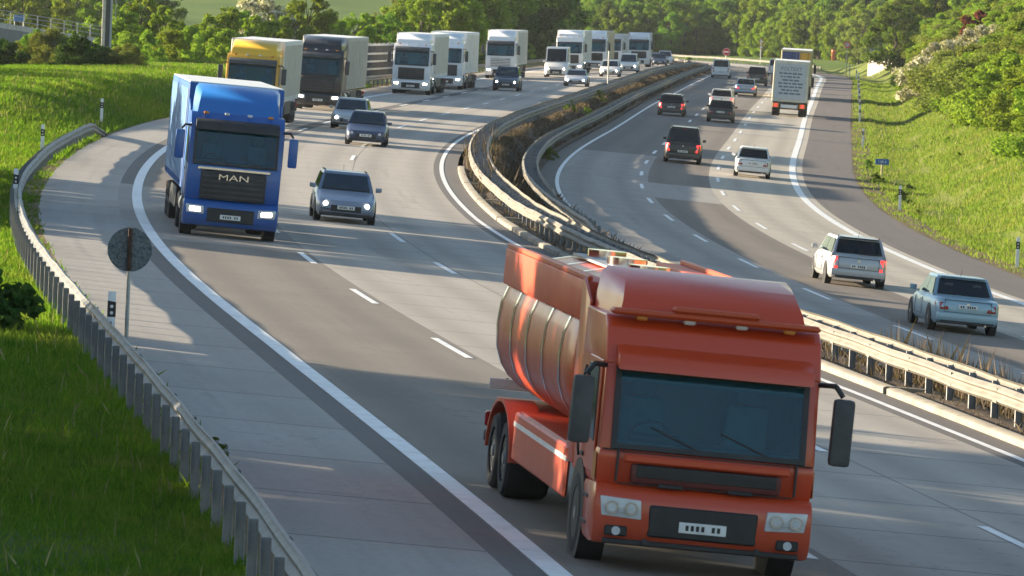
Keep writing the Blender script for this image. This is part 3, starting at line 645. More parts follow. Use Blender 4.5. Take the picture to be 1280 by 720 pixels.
    if fairing:
        zt = min(Htr - .02, 3.98)
        b = MB(); b.loft([[(-1.08, -.62, cabH - .03), (1.08, -.62, cabH - .03), (1.16, -2.2, cabH - .03), (-1.16, -2.2, cabH - .03)],
                          [(-1.04, -.74, cabH + (zt - cabH) * .35), (1.04, -.74, cabH + (zt - cabH) * .35), (1.15, -2.2, cabH + (zt - cabH) * .4), (-1.15, -2.2, cabH + (zt - cabH) * .4)],
                          [(-.98, -1.15, cabH + (zt - cabH) * .8), (.98, -1.15, cabH + (zt - cabH) * .8), (1.12, -2.22, cabH + (zt - cabH) * .85), (-1.12, -2.22, cabH + (zt - cabH) * .85)],
                          [(-.88, -1.75, zt), (.88, -1.75, zt), (1.05, -2.24, zt), (-1.05, -2.24, zt)]], mf); b.build('roof_fairing', root, ang=60)
    for sx in (-1, 1):
        b = MB(); b.hexa([(sx * 1.2, -2.85, 1.0), (sx * 1.24, -2.85, 1.0), (sx * 1.24, -2.2, 1.0), (sx * 1.2, -2.2, 1.0), (sx * 1.2, -2.85, cabH + .3), (sx * 1.24, -2.85, cabH + .3), (sx * 1.22, -2.2, cabH + .05), (sx * 1.19, -2.2, cabH + .05)], mf, .01); b.build('side_deflector', root)
    for x in ((-.85, -.3, .3, .85) if detail else ()):
        b = MB(); b.box(x - .07, x + .07, -.5, -.4, cabH - .04, cabH + .03, m_amber if abs(x) > .5 else m_lens, .02); b.build('marker_light', root)
    ye = -2.95 - Ltr
    if Ltr > 12:
        b = MB(); b.box(-.45, .45, -6.3, -2.2, .62, .9, m_chassis); b.box(-.5, .5, ye + .3, -4.0, .92, 1.13, m_chassis); b.build('chassis', root)
        b = MB(); b.box(-1.275, 1.275, ye, -2.95, 1.14, Htr - .03, mt, .025); tb = b.build('trailer_body', root)
        b = MB(); b.box(-1.26, 1.26, ye + .03, -2.98, Htr - .029, Htr + .005, mr_, .01); b.build('trailer_roof', tb)
        for sx in (-1, 1):
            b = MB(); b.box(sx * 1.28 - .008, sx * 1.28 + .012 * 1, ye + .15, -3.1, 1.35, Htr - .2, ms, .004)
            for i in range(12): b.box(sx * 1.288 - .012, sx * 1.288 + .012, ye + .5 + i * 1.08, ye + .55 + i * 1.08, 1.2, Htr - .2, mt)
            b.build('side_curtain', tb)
        rear_end(root, ye, Htr, rear)
    return root
def rear_end(root, ye, Htr, rear=None, W=1.275):
    b = MB(); mdoor = rear or m_plate
    for sx in (-1, 1): b.box(min(sx * .01, sx * (W - .09)), max(sx * .01, sx * (W - .09)), ye - .03, ye - .004, 1.2, Htr - .16, mdoor, .01)
    for x in (-.95, -.35, .35, .95):
        b.cyl((x, ye - .045, 1.2), (x, ye - .045, Htr - .15), .018, m_chassis, n=6)
    b.build('rear_door', root)
    b = MB(); b.box(-1.2, 1.2, ye - .02, ye + .12, .5, .66, m_dgrey, .02); b.build('underrun_bar', root)
    for sx in (-1, 1):
        b = MB(); b.box(sx * .98 - .22, sx * .98 + .22, ye - .05, ye + .05, .7, .9, m_tail, .02); b.box(sx * .7 - .06, sx * .7 + .06, ye - .052, ye + .05, .71, .89, m_amber, .01); b.build('tail_light', root)
    b = MB(); b.box(-.26, .26, ye - .045, ye - .025, .72, .84, m_plate); b.build('number_plate', root)
# ------------------------------------------------------------------ guard rails
m_galv = simple('galvanised_rail', (0.205, 0.19, 0.16), 0.7, 0.05, dirt=0.22, scale=1.3)
m_galv2 = simple('galvanised_post', (0.30, 0.31, 0.32), 0.55, 0.3, dirt=0.25, scale=2)
WB = [(0, .44), (.02, .455), (.08, .50), (.08, .535), (.02, .585), (.02, .615), (.08, .665), (.08, .70), (.02, .745), (0, .76)]
def rail_mesh(b, f_o, s0, s1, side, ds=2.0, end0=False, end1=False, z0=0.0, m=None):
    m = m or m_galv
    ss = np.arange(s0, s1 + .1, ds); prof = WB + [(d - .012, z) for d, z in WB[::-1]]
    rg = []
    for s in ss:
        dz = z0
        if end1 and s > s1 - 10: dz -= .62 * (1 - (s1 - s) / 10) ** 1.3
        if end0 and s < s0 + 10: dz -= .62 * (1 - (s - s0) / 10) ** 1.3
        o = f_o(s); dz += .012 * math.sin(s * .9) + .01 * math.sin(s * .23)
        p = PX(s, o); t = np.interp(s, SA, TH); n = np.array([math.cos(t), -math.sin(t), 0]) * side
        rg.append([Vector((p + n * d + np.array([0, 0, z + dz])).tolist()) for d, z in prof])
    b.loft(rg, m, cap=True)
    for s in np.arange(s0 + 2, s1 - 2, 4.0):      # overlapping splices with bolts
        p = PX(s, f_o(s)); t = np.interp(s, SA, TH); n = Vector((math.cos(t), -math.sin(t), 0)) * side; tv = Vector((math.sin(t), math.cos(t), 0)); P0 = Vector(p.tolist()) + Vector((0, 0, z0))
        for z in (.5, .7):
            c = P0 + n * .088 + Vector((0, 0, z)); b.hexa([c - tv * .16 - n * .01 + Vector((0, 0, -.025)), c + tv * .16 - n * .01 + Vector((0, 0, -.025)), c + tv * .16 + Vector((0, 0, -.025)), c - tv * .16 + Vector((0, 0, -.025)), c - tv * .16 - n * .01 + Vector((0, 0, .025)), c + tv * .16 - n * .01 + Vector((0, 0, .025)), c + tv * .16 + Vector((0, 0, .025)), c - tv * .16 + Vector((0, 0, .025))], m)
def post_mesh(h=.70, w=.10, d=.06):
    b = MB(); b.box(-w / 2, w / 2, d / 2 - .008, d / 2, -.35, h, m_galv2)
    for sx in (-1, 1): b.box(sx * w / 2 - .004, sx * w / 2 + .004, -d / 2, d / 2 - .008, -.35, h, m_galv2)
    me = bpy.data.meshes.new('post'); b.bm.to_mesh(me); b.bm.free(); me.materials.append(m_galv2); return me
def posts(root, spots, me, nmax=100):
    Mi = root.matrix_world.inverted()
    for s, o, z in spots[:nmax]:
        p = link('post', me, root); M = Matrix.Translation(PV(s, o, z)) @ Matrix.Rotation(-float(np.interp(s, SA, TH)), 4, 'Z'); p.matrix_local = M
    if len(spots) > nmax:
        b = bmesh.new()
        for s, o, z in spots[nmax:]:
            M = Matrix.Translation(PV(s, o, z)) @ Matrix.Rotation(-float(np.interp(s, SA, TH)), 4, 'Z')
            n0 = len(b.verts); b.from_mesh(me); b.verts.ensure_lookup_table(); bmesh.ops.transform(b, matrix=M, verts=b.verts[n0:])
        mm = bpy.data.meshes.new('post'); b.to_mesh(mm); b.free(); mm.materials.append(m_galv2); q = link('post', mm, root); q['kind'] = 'stuff'
gr = empty('guard_rail', (0, 0, 0), 'grey steel guard rail on close-set posts along the grass bank beside the concrete hard shoulder', 'guard rail')
b = MB(); rail_mesh(b, lambda s: np.interp(s, [0, 60, 100, 165, 184], [-16.93, -17.0, -16.9, -16.55, -16.5]), -34, 184, 1, end1=True, m=simple('weathered_rail', (0.20, 0.205, 0.205), .55, .3, dirt=.2, scale=2.2)); b.build('rail', gr)
posts(gr, [(s, float(np.interp(s, [0, 60, 100, 165, 184], [-16.93, -17.0, -16.9, -16.55, -16.5])) - .17, 0 if s < 174 else -.62 * (1 - (184 - s) / 10) ** 1.3) for s in np.concatenate([np.arange(-4, 182, 2.0), np.arange(-34, -5, 2.0)])], post_mesh())
gr2 = empty('guard_rail', (0, 0, 0), 'pale guard rail along the foot of the grey noise barrier and dark trees', 'guard rail')
b = MB(); rail_mesh(b, lambda s: -16.75, 300, 760, 1, ds=4, end0=True); b.build('rail', gr2)
posts(gr2, [(s, -16.82, 0) for s in np.arange(310, 700, 4.0)], post_mesh())
oA1 = lambda s: float(np.interp(s, [30, 60, 160, 300], [-1.38, -1.34, -1.38, -1.3])); oA2 = lambda s: oA1(s) + .70
oB1 = lambda s: float(np.interp(s, [120, 150, 190, 240], [1.2, 1.12, .92, .74])); oB2 = lambda s: oB1(s) + float(np.interp(s, [150, 190], [.42, .56]))
for nm, f1, f2, lab, st in (('crash_barrier', oA1, oA2, 'double sided cream steel crash barrier on the reserve edge beside the oncoming lanes', -34), ('crash_barrier', oB1, oB2, 'double sided grey steel crash barrier on the reserve edge above the shaded inner lane', 122)):
    r = empty(nm, (0, 0, 0), lab, 'crash barrier', 'double crash barriers of the central reserve')
    b = MB(); rail_mesh(b, f1, st, 800, -1, end0=st > 0); b.build('rail', r)
    b = MB(); rail_mesh(b, f2, st if st < 0 else 152, 800, 1, end0=st > 0); b.build('rail', r)
    posts(r, [(s, (f1(s) + f2(s)) / 2, 0 if st < 0 or s > st + 10 else -.62 * (1 - (s - st) / 10) ** 1.3) for s in np.concatenate([np.arange(max(st, 26), 800, 2.0), np.arange(st, 26, 2.0)]) if s >= st], post_mesh(.74, .12, .08))
    b = MB()
    for s in np.arange(st if st < 0 else 164, 500, 2.0):
        b.cyl(PV(s, f1(s), .6), PV(s, f2(s), .6), .035, m_galv2, n=5)
    q = b.build('spacer', r); q['kind'] = 'stuff'
# far-side rail of the outer bend
r = empty('guard_rail', (0, 0, 0), 'sunlit pale guard rail closing the view at the far end of the right shoulder', 'guard rail')
b = MB(); rail_mesh(b, lambda s: 17.7, 700, 1000, -1, ds=4); b.build('rail', r)
posts(r, [(s, 17.8, 0) for s in np.arange(700, 1000, 4.0)], post_mesh())
# ------------------------------------------------------------------ noise barrier
m_nb = simple('barrier_plank', (0.15, 0.155, 0.16), 0.8, dirt=0.25, scale=2.5); m_nbl = simple('barrier_rail_pale', (0.42, 0.43, 0.43), 0.7, dirt=0.2)
nb = empty('noise_barrier', (0, 0, 0), 'long grey noise barrier of upright slats and pale rails behind the lorries', 'noise barrier')
b = MB(); b.loft([[PV(s, -17.55, .35), PV(s, -17.62, .35), PV(s, -17.62, 2.85), PV(s, -17.55, 2.85)] for s in np.arange(292, 413, 4.0)], m_nb); b.build('panel', nb, ang=20)
b = MB()
for s in np.arange(292, 412, .55):
    p = PV(s, -17.52, 0); b.box(p.x - .05, p.x + .05, p.y - .05, p.y + .05, p.z + .4, p.z + 2.8, m_nb)
b.build('slat', nb)
for z in (.5, 1.05, 1.6, 2.15, 2.78):
    b = MB(); b.loft([[PV(s, -17.40, z), PV(s, -17.48, z), PV(s, -17.48, z + .13), PV(s, -17.40, z + .13)] for s in np.arange(292, 413, 4.0)], m_nbl); b.build('rail', nb, ang=20)
for s in np.arange(292, 413, 4.0):
    b = MB(); p = PV(s, -17.66, -.2); b.box(p.x - .1, p.x + .1, p.y - .1, p.y + .1, p.z, p.z + 3.15, m_nbl, .01); b.build('post', nb)
# ------------------------------------------------------------------ vehicles
def W3(c): return tuple(c)
# the red tanker lorry passing close to the camera
def red_lorry():
    root = make_lorry('tanker_lorry', 'red tanker lorry with silver bands round its tank, largest vehicle of all', (0.52, 0.05, 0.008), (0.6, 0.6, 0.6), low=True, cabH=2.85, Htr=3.35, Ltr=0, lit=False, cat='tanker lorry', grille=simple('dark_red_grille', (0.10, 0.012, 0.01), .5))
    mr = paint('tanker_red', (0.50, 0.048, 0.008), rough=.5, coat=.08); mo = paint('tanker_orange', (0.45, 0.06, 0.01), rough=.5, coat=.08); ms = paint('tank_red', (0.50, 0.06, 0.010), rough=.34, metal=.0, coat=.15)
    b = MB(); b.box(-.45, .45, -11.6, -2.2, .68, .98, m_chassis); b.box(-1.1, 1.1, -11.4, -2.6, .98, 1.12, mr, .02); b.build('chassis', root)
    # elliptical tank
    rg = []
    for y, f in [(-2.75, .55), (-2.8, .8), (-2.92, .94), (-3.1, 1.0)] + [(-3.1 - i * .8, 1.0) for i in range(1, 11)] + [(-11.3, .94), (-11.42, .8), (-11.47, .55)]:
        rg.append([(1.24 * f * math.copysign(abs(math.cos(a)) ** .8, math.cos(a)), y, 2.1 + .98 * f * math.copysign(abs(math.sin(a)) ** .8, math.sin(a))) for a in [2 * math.pi * i / 28 for i in range(28)]])
    b = MB(); b.loft(rg, ms); b.build('tank', root, ang=50)
    for y in (-4.3, -6.0, -7.7, -9.4, -10.9):
        b = MB(); b.loft([[(1.255 * math.copysign(abs(math.cos(a)) ** .8, math.cos(a)), yy, 2.1 + .995 * math.copysign(abs(math.sin(a)) ** .8, math.sin(a))) for a in [2 * math.pi * i / 28 for i in range(28)]] for yy in (y - .05, y + .05)], m_chrome, cap=False); b.build('tank_band', root)
    for sx in (-1, 1):
        b = MB(); b.prism([(-11.2, 2.62), (-2.85, 2.62), (-2.85, 3.1), (-11.2, 3.1)], sx * 1.0 - .16, sx * 1.0 + .2, mr, .03); b.box(sx * 1.15 - .03, sx * 1.15 + .03, -11.2, -2.9, 3.09, 3.16, mo, .015); b.build('top_rail', root)
        b = MB(); b.box(sx * 1.22 - .03, sx * 1.22 + .03, -8.0, -2.7, .55, 1.16, mr, .03)
        b.box(sx * 1.22 - .034, sx * 1.22 + .034, -8.0, -2.7, .98, 1.04, m_plate); b.build('side_skirt', root)
        b = MB(); b.loft([[(sx * .85, -9.45 + math.cos(a) * 1.32, .5 + math.sin(a) * .68), (sx * 1.27, -9.45 + math.cos(a) * 1.32, .5 + math.sin(a) * .68), (sx * 1.27, -9.45 + math.cos(a) * 1.37, .5 + math.sin(a) * .72), (sx * .85, -9.45 + math.cos(a) * 1.37, .5 + math.sin(a) * .72)] for a in [math.pi * i / 14 for i in range(15)]], mr); b.build('mudguard', root)
        for y in (-8.85, -10.1): wheel(root, sx * 1.25, y, .5, .28, m_steel_rim, True)
        b = MB(); b.cyl((sx * 1.05, -2.5, 1.0), (sx * 1.05, -2.5, 3.0), .085, m_chrome, n=16); b.cyl((sx * 1.05, -2.5, 1.4), (sx * 1.05, -2.5, 2.3), .12, m_chrome, n=16); b.build('exhaust_stack', root)
    b = MB(); b.box(-.34, .34, -11.0, -3.0, 3.09, 3.12, m_galv2)
    for y in (-4.2, -6.2, -8.2, -10.2): b.cyl((0, y, 3.05), (0, y, 3.22), .26, m_chrome, n=16)
    b.build('manhole_walkway', root)
    rear_end(root, -11.65, 1.5)
    for sx in (-1, 1):
        b = MB(); b.box(sx * .98 - .13, sx * .98 + .13, .1, .135, .40, .52, m_black, .02); b.cyl((sx * .98, .13, .46), (sx * .98, .15, .46), .05, m_lens, n=14); b.build('fog_light', root)
        b = MB(); b.box(sx * 1.02 - .012, sx * 1.02 + .012, -.03, .012, 1.0, 1.36, m_black); b.box(min(sx * 1.02, sx * 1.2), max(sx * 1.02, sx * 1.2), -.05, .004, 1.352, 1.366, m_black); b.build('panel_seam', root)
        b = MB(); b.hexa([(sx * 1.245, -.32, 1.0), (sx * 1.25, -.1, 1.0), (sx * 1.255, -.1, 1.0), (sx * 1.26, -.32, 1.0), (sx * 1.245, -.32, 1.3), (sx * 1.245, -.14, 1.3), (sx * 1.255, -.14, 1.3), (sx * 1.26, -.32, 1.3)], m_amber, .0); b.build('side_indicator', root)
    b = MB(); b.box(-1.12, 1.12, .075, .118, .31, .37, m_black, .01); b.build('front_spoiler', root)
    for z, yf in ((1.34, -.012), (.985, -.01)):
        b = MB(); b.box(-1.0, 1.0, yf - .02, yf + .012, z, z + .012, m_black); b.build('panel_gap', root)
    for x in (-.4, .4):
        b = MB(); b.box(x - .14, x + .14, -.03, .05, .97, 1.02, m_black, .012); b.build('front_step', root)
        b = MB(); b.cyl((x * 1.6, .1, .36), (x * 1.6, .15, .36), .035, m_chassis, n=10); b.build('towing_eye', root)
    for sx in (-1, 1):
        b = MB(); b.tube([(sx * 1.27, -1.5, 1.15), (sx * 1.29, -1.5, 1.3), (sx * 1.29, -1.5, 2.1), (sx * 1.27, -1.5, 2.2)], .015, m_black, 6); b.build('grab_rail', root)
    b = MB(); b.box(-1.2, 1.2, -.62, -.34, 2.86, 2.93, mo, .03); b.box(-.5, .5, -.6, -.36, 2.93, 3.0, mo, .03); b.build('roof_sign', root)
    return root
put(red_lorry(), 10.9, -11.75, -1)
blue = make_lorry('lorry', 'blue lorry with chrome letters on its black grille heading down the near lane', (0.003, 0.08, 0.32), (0.006, 0.09, 0.32), (0.09, 0.22, 0.42), letters='MAN', cabH=3.25, visor=False, fair_col=(0.005, 0.13, 0.44))
b = MB(); b.hexa([(-1.1, -.27, 2.86), (1.1, -.27, 2.86), (1.1, -.02, 2.8), (-1.1, -.02, 2.8), (-1.1, -.36, 3.1), (1.1, -.36, 3.1), (1.1, -.12, 3.02), (-1.1, -.12, 3.02)], m_black, .03); b.build('sun_visor', blue)
put(blue, 97, -11.4, -1)
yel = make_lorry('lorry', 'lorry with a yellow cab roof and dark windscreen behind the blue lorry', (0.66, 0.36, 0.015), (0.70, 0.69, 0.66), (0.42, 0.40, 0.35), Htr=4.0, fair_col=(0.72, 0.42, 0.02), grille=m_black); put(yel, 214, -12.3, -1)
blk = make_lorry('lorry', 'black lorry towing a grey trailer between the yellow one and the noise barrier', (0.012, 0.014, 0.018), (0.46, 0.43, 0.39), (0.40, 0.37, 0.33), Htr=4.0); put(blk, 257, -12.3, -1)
WH = (0.74, 0.75, 0.77); CR = (0.52, 0.48, 0.40)
w1 = make_lorry('lorry', 'white lorry with a beige curtain trailer nearest before the noise barrier', WH, (0.74, 0.74, 0.72), CR, group='white lorries queuing along the inside lane'); put(w1, 323, -12.2, -1)
GW = 'white lorries queuing along the inside lane'
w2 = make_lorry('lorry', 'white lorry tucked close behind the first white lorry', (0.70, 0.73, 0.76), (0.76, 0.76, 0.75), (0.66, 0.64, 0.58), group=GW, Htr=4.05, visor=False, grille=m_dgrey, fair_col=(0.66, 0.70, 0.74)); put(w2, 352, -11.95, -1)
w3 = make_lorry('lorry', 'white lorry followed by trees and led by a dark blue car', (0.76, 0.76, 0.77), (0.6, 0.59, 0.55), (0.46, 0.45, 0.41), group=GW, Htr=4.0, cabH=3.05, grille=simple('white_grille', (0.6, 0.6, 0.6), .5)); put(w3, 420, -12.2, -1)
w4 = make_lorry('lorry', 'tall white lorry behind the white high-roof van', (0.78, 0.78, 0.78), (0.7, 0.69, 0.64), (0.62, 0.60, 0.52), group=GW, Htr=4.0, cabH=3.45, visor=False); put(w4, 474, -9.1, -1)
w5 = make_lorry('lorry', 'white lorry with a wide black grille and a tan trailer side', WH, (0.6, 0.5, 0.33), (0.56, 0.44, 0.26), grille=m_black, group='white lorries queuing along the inside lane', Htr=3.95); put(w5, 515, -8.7, -1)
w6 = make_lorry('lorry', 'short white lorry with a dark cab-top box between two tall ones', WH, (0.6, 0.6, 0.6), (0.5, 0.5, 0.5), cabH=2.9, fairing=False, Htr=3.7, group='white lorries queuing along the inside lane', lit=False); put(w6, 552, -8.7, -1)
w7 = make_lorry('lorry', 'last white lorry in the queue nearest the central reserve', WH, (0.66, 0.66, 0.64), (0.5, 0.48, 0.42), lit=False, group='white lorries queuing along the inside lane', Htr=3.9); put(w7, 600, -6.9, -1)
LC = 'cars in the oncoming lanes'
def carL(s, o, L, *a, **k): return put(make_car(*a, **k), s, o, -1, L)
carL(116.5, -7.3, 4.75, 'car', 'silver blue estate car alone in the middle lane beside the blue lorry', 'car', 'estate', (0.20, 0.25, 0.34), LC, lit=True, metal=.35)
carL(197, -6.1, 4.6, 'car', 'dark blue saloon car changing lane just ahead of a silver car', 'car', 'hatch', (0.02, 0.04, 0.10), LC, metal=.2)
carL(221, -8.0, 4.4, 'car', 'silver car with glaring headlights beside the black lorry', 'car', 'hatch', (0.46, 0.48, 0.5), LC, lit=True, metal=.4, main=True)
carL(357, -7.9, 4.6, 'car', 'dark blue off-road car in front of a white lorry', 'car', 'suv', (0.02, 0.055, 0.11), LC, lit=True, metal=.2)
van = make_car('van', 'white high-roof van with bright headlights in front of a tall lorry', 'van', 'van', (0.74, 0.74, 0.73), LC, lit=True); put(van, 438, -8.5, -1, 5.9)
carL(392, -4.6, 4.4, 'car', 'low silver sports car with bright headlights beside the reserve', 'car', 'sport', (0.52, 0.54, 0.58), LC, lit=True, metal=.3, main=True)
carL(455, -4.6, 4.4, 'car', 'white car with lit headlights just beyond the thin reserve post', 'car', 'hatch', (0.72, 0.72, 0.70), LC, lit=True)
carL(500, -4.7, 4.8, 'car', 'white people carrier following a white car along the reserve', 'car', 'mpv', (0.72, 0.72, 0.71), LC, lit=True)
carL(640, -4.5, 4.4, 'car', 'dark blue car beyond the last white lorry', 'car', 'hatch', (0.05, 0.07, 0.11), LC)
carL(658, -3.6, 5.2, 'pickup_truck', 'white pick-up truck far off beyond the lorry queue', 'pick-up truck', 'pickup', (0.70, 0.71, 0.72), LC)
carL(684, -2.6 - 1.6, 4.6, 'car', 'pale silver car farthest away behind the reserve', 'car', 'sedan', (0.45, 0.5, 0.55), LC, metal=.3)
carL(690, -8.2, 4.6, 'car', 'small dark grey car far behind the pick-up truck', 'car', 'sedan', (0.08, 0.1, 0.13), LC)
RC = 'cars driving away on the right-hand carriageway'
def carR(s, o, L, *a, **k): return put(make_car(*a, **k), s, o, 1, L)
put(make_car('van', 'white delivery van driving away in the inner lane near the far bend', 'van', 'mpv', (0.72, 0.73, 0.75), RC), 522, 3.7, 1, 4.8)
carR(484, 8.0, 4.6, 'car', 'dark grey off-road car beside the grey box lorry', 'car', 'suv', (0.035, 0.033, 0.035), RC, metal=.2)
carR(425, 8.0, 4.6, 'car', 'light blue silver saloon seen from behind', 'car', 'sedan', (0.30, 0.38, 0.5), RC, metal=.3, brake=True)
carR(365, 7.4, 4.8, 'car', 'white estate car close ahead of the black hatchback', 'car', 'estate', (0.72, 0.72, 0.72), RC, brake=True)
carR(330, 8.1, 4.2, 'car', 'black hatchback close behind the white estate car', 'car', 'hatch', (0.012, 0.014, 0.018), RC)
carR(337, 4.6, 4.75, 'car', 'black estate car with a silver roof alone in the inner lane', 'car', 'estate', (0.02, 0.02, 0.024), RC, brake=True, roof=(0.25, 0.27, 0.3))
carR(241, 7.9, 4.2, 'car', 'black hatchback with bright red tail lights in the middle lane', 'car', 'mpv', (0.015, 0.014, 0.016), RC, brake=True)
carR(229, 11.5, 4.3, 'car', 'white hatchback in the outer lane beside the wide white line', 'car', 'hatch', (0.74, 0.74, 0.73), RC)
carR(119, 8.4, 4.75, 'car', 'silver estate car with red tail lights nearest the bare reserve end', 'car', 'estate', (0.44, 0.46, 0.48), RC, brake=True, metal=.3)
carR(95, 7.9, 4.6, 'car', 'pale blue car cut off by the reserve barrier on the right', 'car', 'sedan', (0.30, 0.44, 0.52), RC, metal=.3)
# box lorry with lettering on its tail
m_boxrear = simple('box_rear_panel', (0.46, 0.50, 0.53), 0.5, dirt=.06); m_print = simple('rear_print', (0.10, 0.16, 0.22), 0.6); m_cream = simple('cream_frame', (0.62, 0.58, 0.46), .55)
def box_lorry():
    root = make_lorry('box_lorry', 'grey box lorry with rows of lettering on its rear doors', (0.7, 0.7, 0.68), (0.7, 0.7, 0.68), Ltr=0, Htr=4.0, lit=False, fairing=False, cabH=2.9, cat='lorry')
    ye = -9.6
    b = MB(); b.box(-.45, .45, ye + .3, -2.2, .62, .95, m_chassis); b.build('chassis', root)
    b = MB(); b.box(-1.275, 1.275, ye, -2.6, 1.05, 3.97, m_cream, .03); tb = b.build('box_body', root)
    b = MB(); b.box(-1.26, 1.26, ye + .02, -2.63, 3.971, 4.01, simple('box_roof', (0.75, 0.74, 0.70), .5), .01); b.build('box_roof', tb)
    b = MB(); b.box(-1.1, 1.1, ye - .03, ye - .003, 1.2, 3.8, m_boxrear, .012); d = b.build('rear_door', root)
    o = link('rear_lettering', text_mesh('POLTEXT', .36, m_print, .004), d); o.matrix_local = Matrix.Translation((0, ye - .036, 3.42)) @ Matrix.Rotation(RAD(90), 4, 'X')
    b = MB(); rnd = random.Random(3)
    for r_, (wd) in enumerate((1.7, 1.5, 1.2, 1.75, 1.7, 1.3, 1.6)):
        x = -wd / 2; z = 3.1 - r_ * .24
        while x < wd / 2 - .08:
            l = min(rnd.uniform(.14, .42), wd / 2 - x); b.box(x, x + l, ye - .037, ye - .031, z - .055, z + .055, m_print); x += l + .07
    b.build('small_print', d)
    for sx in (-1, 1):
        wheel(root, sx * 1.25, -7.6, .5, .28, m_steel_rim, True)
        b = MB(); b.box(sx * .95 - .24, sx * .95 + .24, ye - .06, ye + .05, .62, .95, m_amber, .03); b.box(sx * .95 - .1, sx * .95 + .1, ye - .07, ye - .05, .68, .9, m_brake, .02); b.build('tail_light', root)
    b = MB(); b.box(-1.2, 1.2, ye - .02, ye + .12, .9, 1.04, m_chassis, .02); b.build('underrun_bar', root)
    b = MB(); b.box(-.6, .6, ye - .04, ye - .01, .62, .86, m_plate, .01); b.build('number_plate', root)
    return root
put(box_lorry(), 359 + 9.6, 12.4, 1)
m_by = simple('rear_yellow', (0.62, 0.34, 0.03), .5); m_bb = simple('rear_blue', (0.03, 0.06, 0.2), .5)
fl = make_lorry('lorry', 'lorry with a blue and yellow tail ahead of the grey box lorry', (0.5, 0.3, 0.02), (0.5, 0.44, 0.2), Ltr=13.0, Htr=4.1, lit=False, rear=m_bb, roofm=(0.75, 0.74, 0.7))
b = MB(); b.box(.25, 1.17, -15.99, -15.978, 1.4, 3.9, m_by); b.build('yellow_door', fl)
put(fl, 424 + 16, 12.1, 1)
carR(575, 8.7, 4.8, 'van', 'white van far ahead beside the lorry with the blue and yellow tail', 'van', 'mpv', (0.7, 0.7, 0.7), RC)
# ------------------------------------------------------------------ signs and posts
m_wht = simple('white_enamel', (0.78, 0.78, 0.77), .45, dirt=.06); m_blk = simple('black_band', (0.015, 0.015, 0.016), .5); m_refl = simple('reflector', (0.7, 0.7, 0.72), .15)
m_pole = simple('galvanised_pole', (0.36, 0.37, 0.37), .5, .4, dirt=.2); m_back = simple('sign_back', (0.16, 0.18, 0.19), .6, .3, dirt=.45, scale=22); m_rust = simple('rusty_bracket', (0.075, 0.035, 0.022), .8, dirt=.4, scale=8)
m_red = simple('sign_red', (0.55, 0.03, 0.03), .4); m_blue = simple('sign_blue', (0.03, 0.14, 0.40), .4); m_conc = simple('concrete_wall', (0.60, 0.54, 0.49), .85, dirt=.15, scale=.9)
def delin():
    root = empty('delineator_post', (0, 0, 0))
    b = MB(); b.hexa([(-.06, -.05, -.3), (.06, -.05, -.3), (.035, .06, -.3), (-.035, .06, -.3), (-.06, -.05, 1.0), (.06, -.05, 1.0), (.035, .06, .92), (-.035, .06, .92)], m_wht, .012); b.build('post_body', root)
    b = MB(); b.hexa([(-.0625, -.0525, .62), (.0625, -.0525, .62), (.037, .063, .62), (-.037, .063, .62), (-.0625, -.0525, .86), (.0625, -.0525, .84), (.037, .063, .80), (-.037, .063, .80)], m_blk); bb = b.build('black_band', root)
    b = MB()
    for z in (.68, .775): b.cyl((0, -.053, z), (0, -.058, z), .025, m_refl, n=12)
    b.build('reflector', bb)
    return root
dp = delin(); first = True
def put_delin(s, o, label, group, h=0.0):
    global first
    r = dp if first else copy_tree(dp); first = False
    tag(r, label, 'delineator post', group)
    r.matrix_world = Matrix.Translation(PV(s, o, h)) @ Matrix.Rotation(-float(np.interp(s, SA, TH)) + .02 * math.sin(s), 4, 'Z') @ Matrix.Scale(1.12, 4)
put_delin(42.0, -16.78, 'white delineator post just behind the round sign pole', 'left-hand delineator posts')
put_delin(103, -16.98, 'white delineator post at the tightest bend of the guard rail', 'left-hand delineator posts', .1)
put_delin(155, -17.35, 'white delineator post in grass halfway up the bending guard rail', 'left-hand delineator posts')
put_delin(195, -17.5, 'white delineator post beyond the end of the guard rail', 'left-hand delineator posts')
put_delin(335, -16.6, 'white delineator post at the foot of the noise barrier', 'left-hand delineator posts')
put_delin(150, 17.75, 'white delineator post largest and lowest on the right grass verge', 'right-hand delineator posts')
put_delin(204, 17.8, 'white delineator post below the blue kilometre sign', 'right-hand delineator posts')
put_delin(302, 17.55, 'white delineator post between the blue sign and the long row of posts', 'right-hand delineator posts')
for s in (358, 384, 408, 434, 462, 492, 520, 548, 580, 615): put_delin(s, 17.52, 'white delineator post in the long row ending below the concrete wall', 'right-hand delineator posts in the far row')
def pole(b, h, r=.04, m=None): b.cyl((0, 0, -.4), (0, 0, h), r, m or m_pole, n=12)
def at(root, s, o, yaw=0.0, h=0.0, tilt=0.0):
    root.matrix_world = Matrix.Translation(PV(s, o, h)) @ Matrix.Rotation(-float(np.interp(s, SA, TH)) + yaw, 4, 'Z') @ Matrix.Rotation(tilt, 4, 'Y'); return root
sg = empty('round_sign', (0, 0, 0), 'round road sign seen from its dark speckled back behind the guard rail', 'road sign')
b = MB(); pole(b, 2.0, .035); b.build('pole', sg)
b = MB(); b.cyl((0, .03, 1.72), (0, .045, 1.72), .375, m_back, n=40); b.build('sign_plate', sg)
b = MB(); b.cyl((0, .05, 1.72), (0, .056, 1.72), .372, m_wht, n=40); b.cyl((0, .056, 1.72), (0, .058, 1.72), .37, m_red, n=40); b.cyl((0, .058, 1.72), (0, .06, 1.72), .29, m_wht, n=40); b.build('sign_face', sg)
b = MB(); b.box(-.035, .035, -.045, .028, 1.36, 2.08, m_rust, .008); b.build('bracket', sg)
at(sg, 44, -16.40, yaw=-.1)
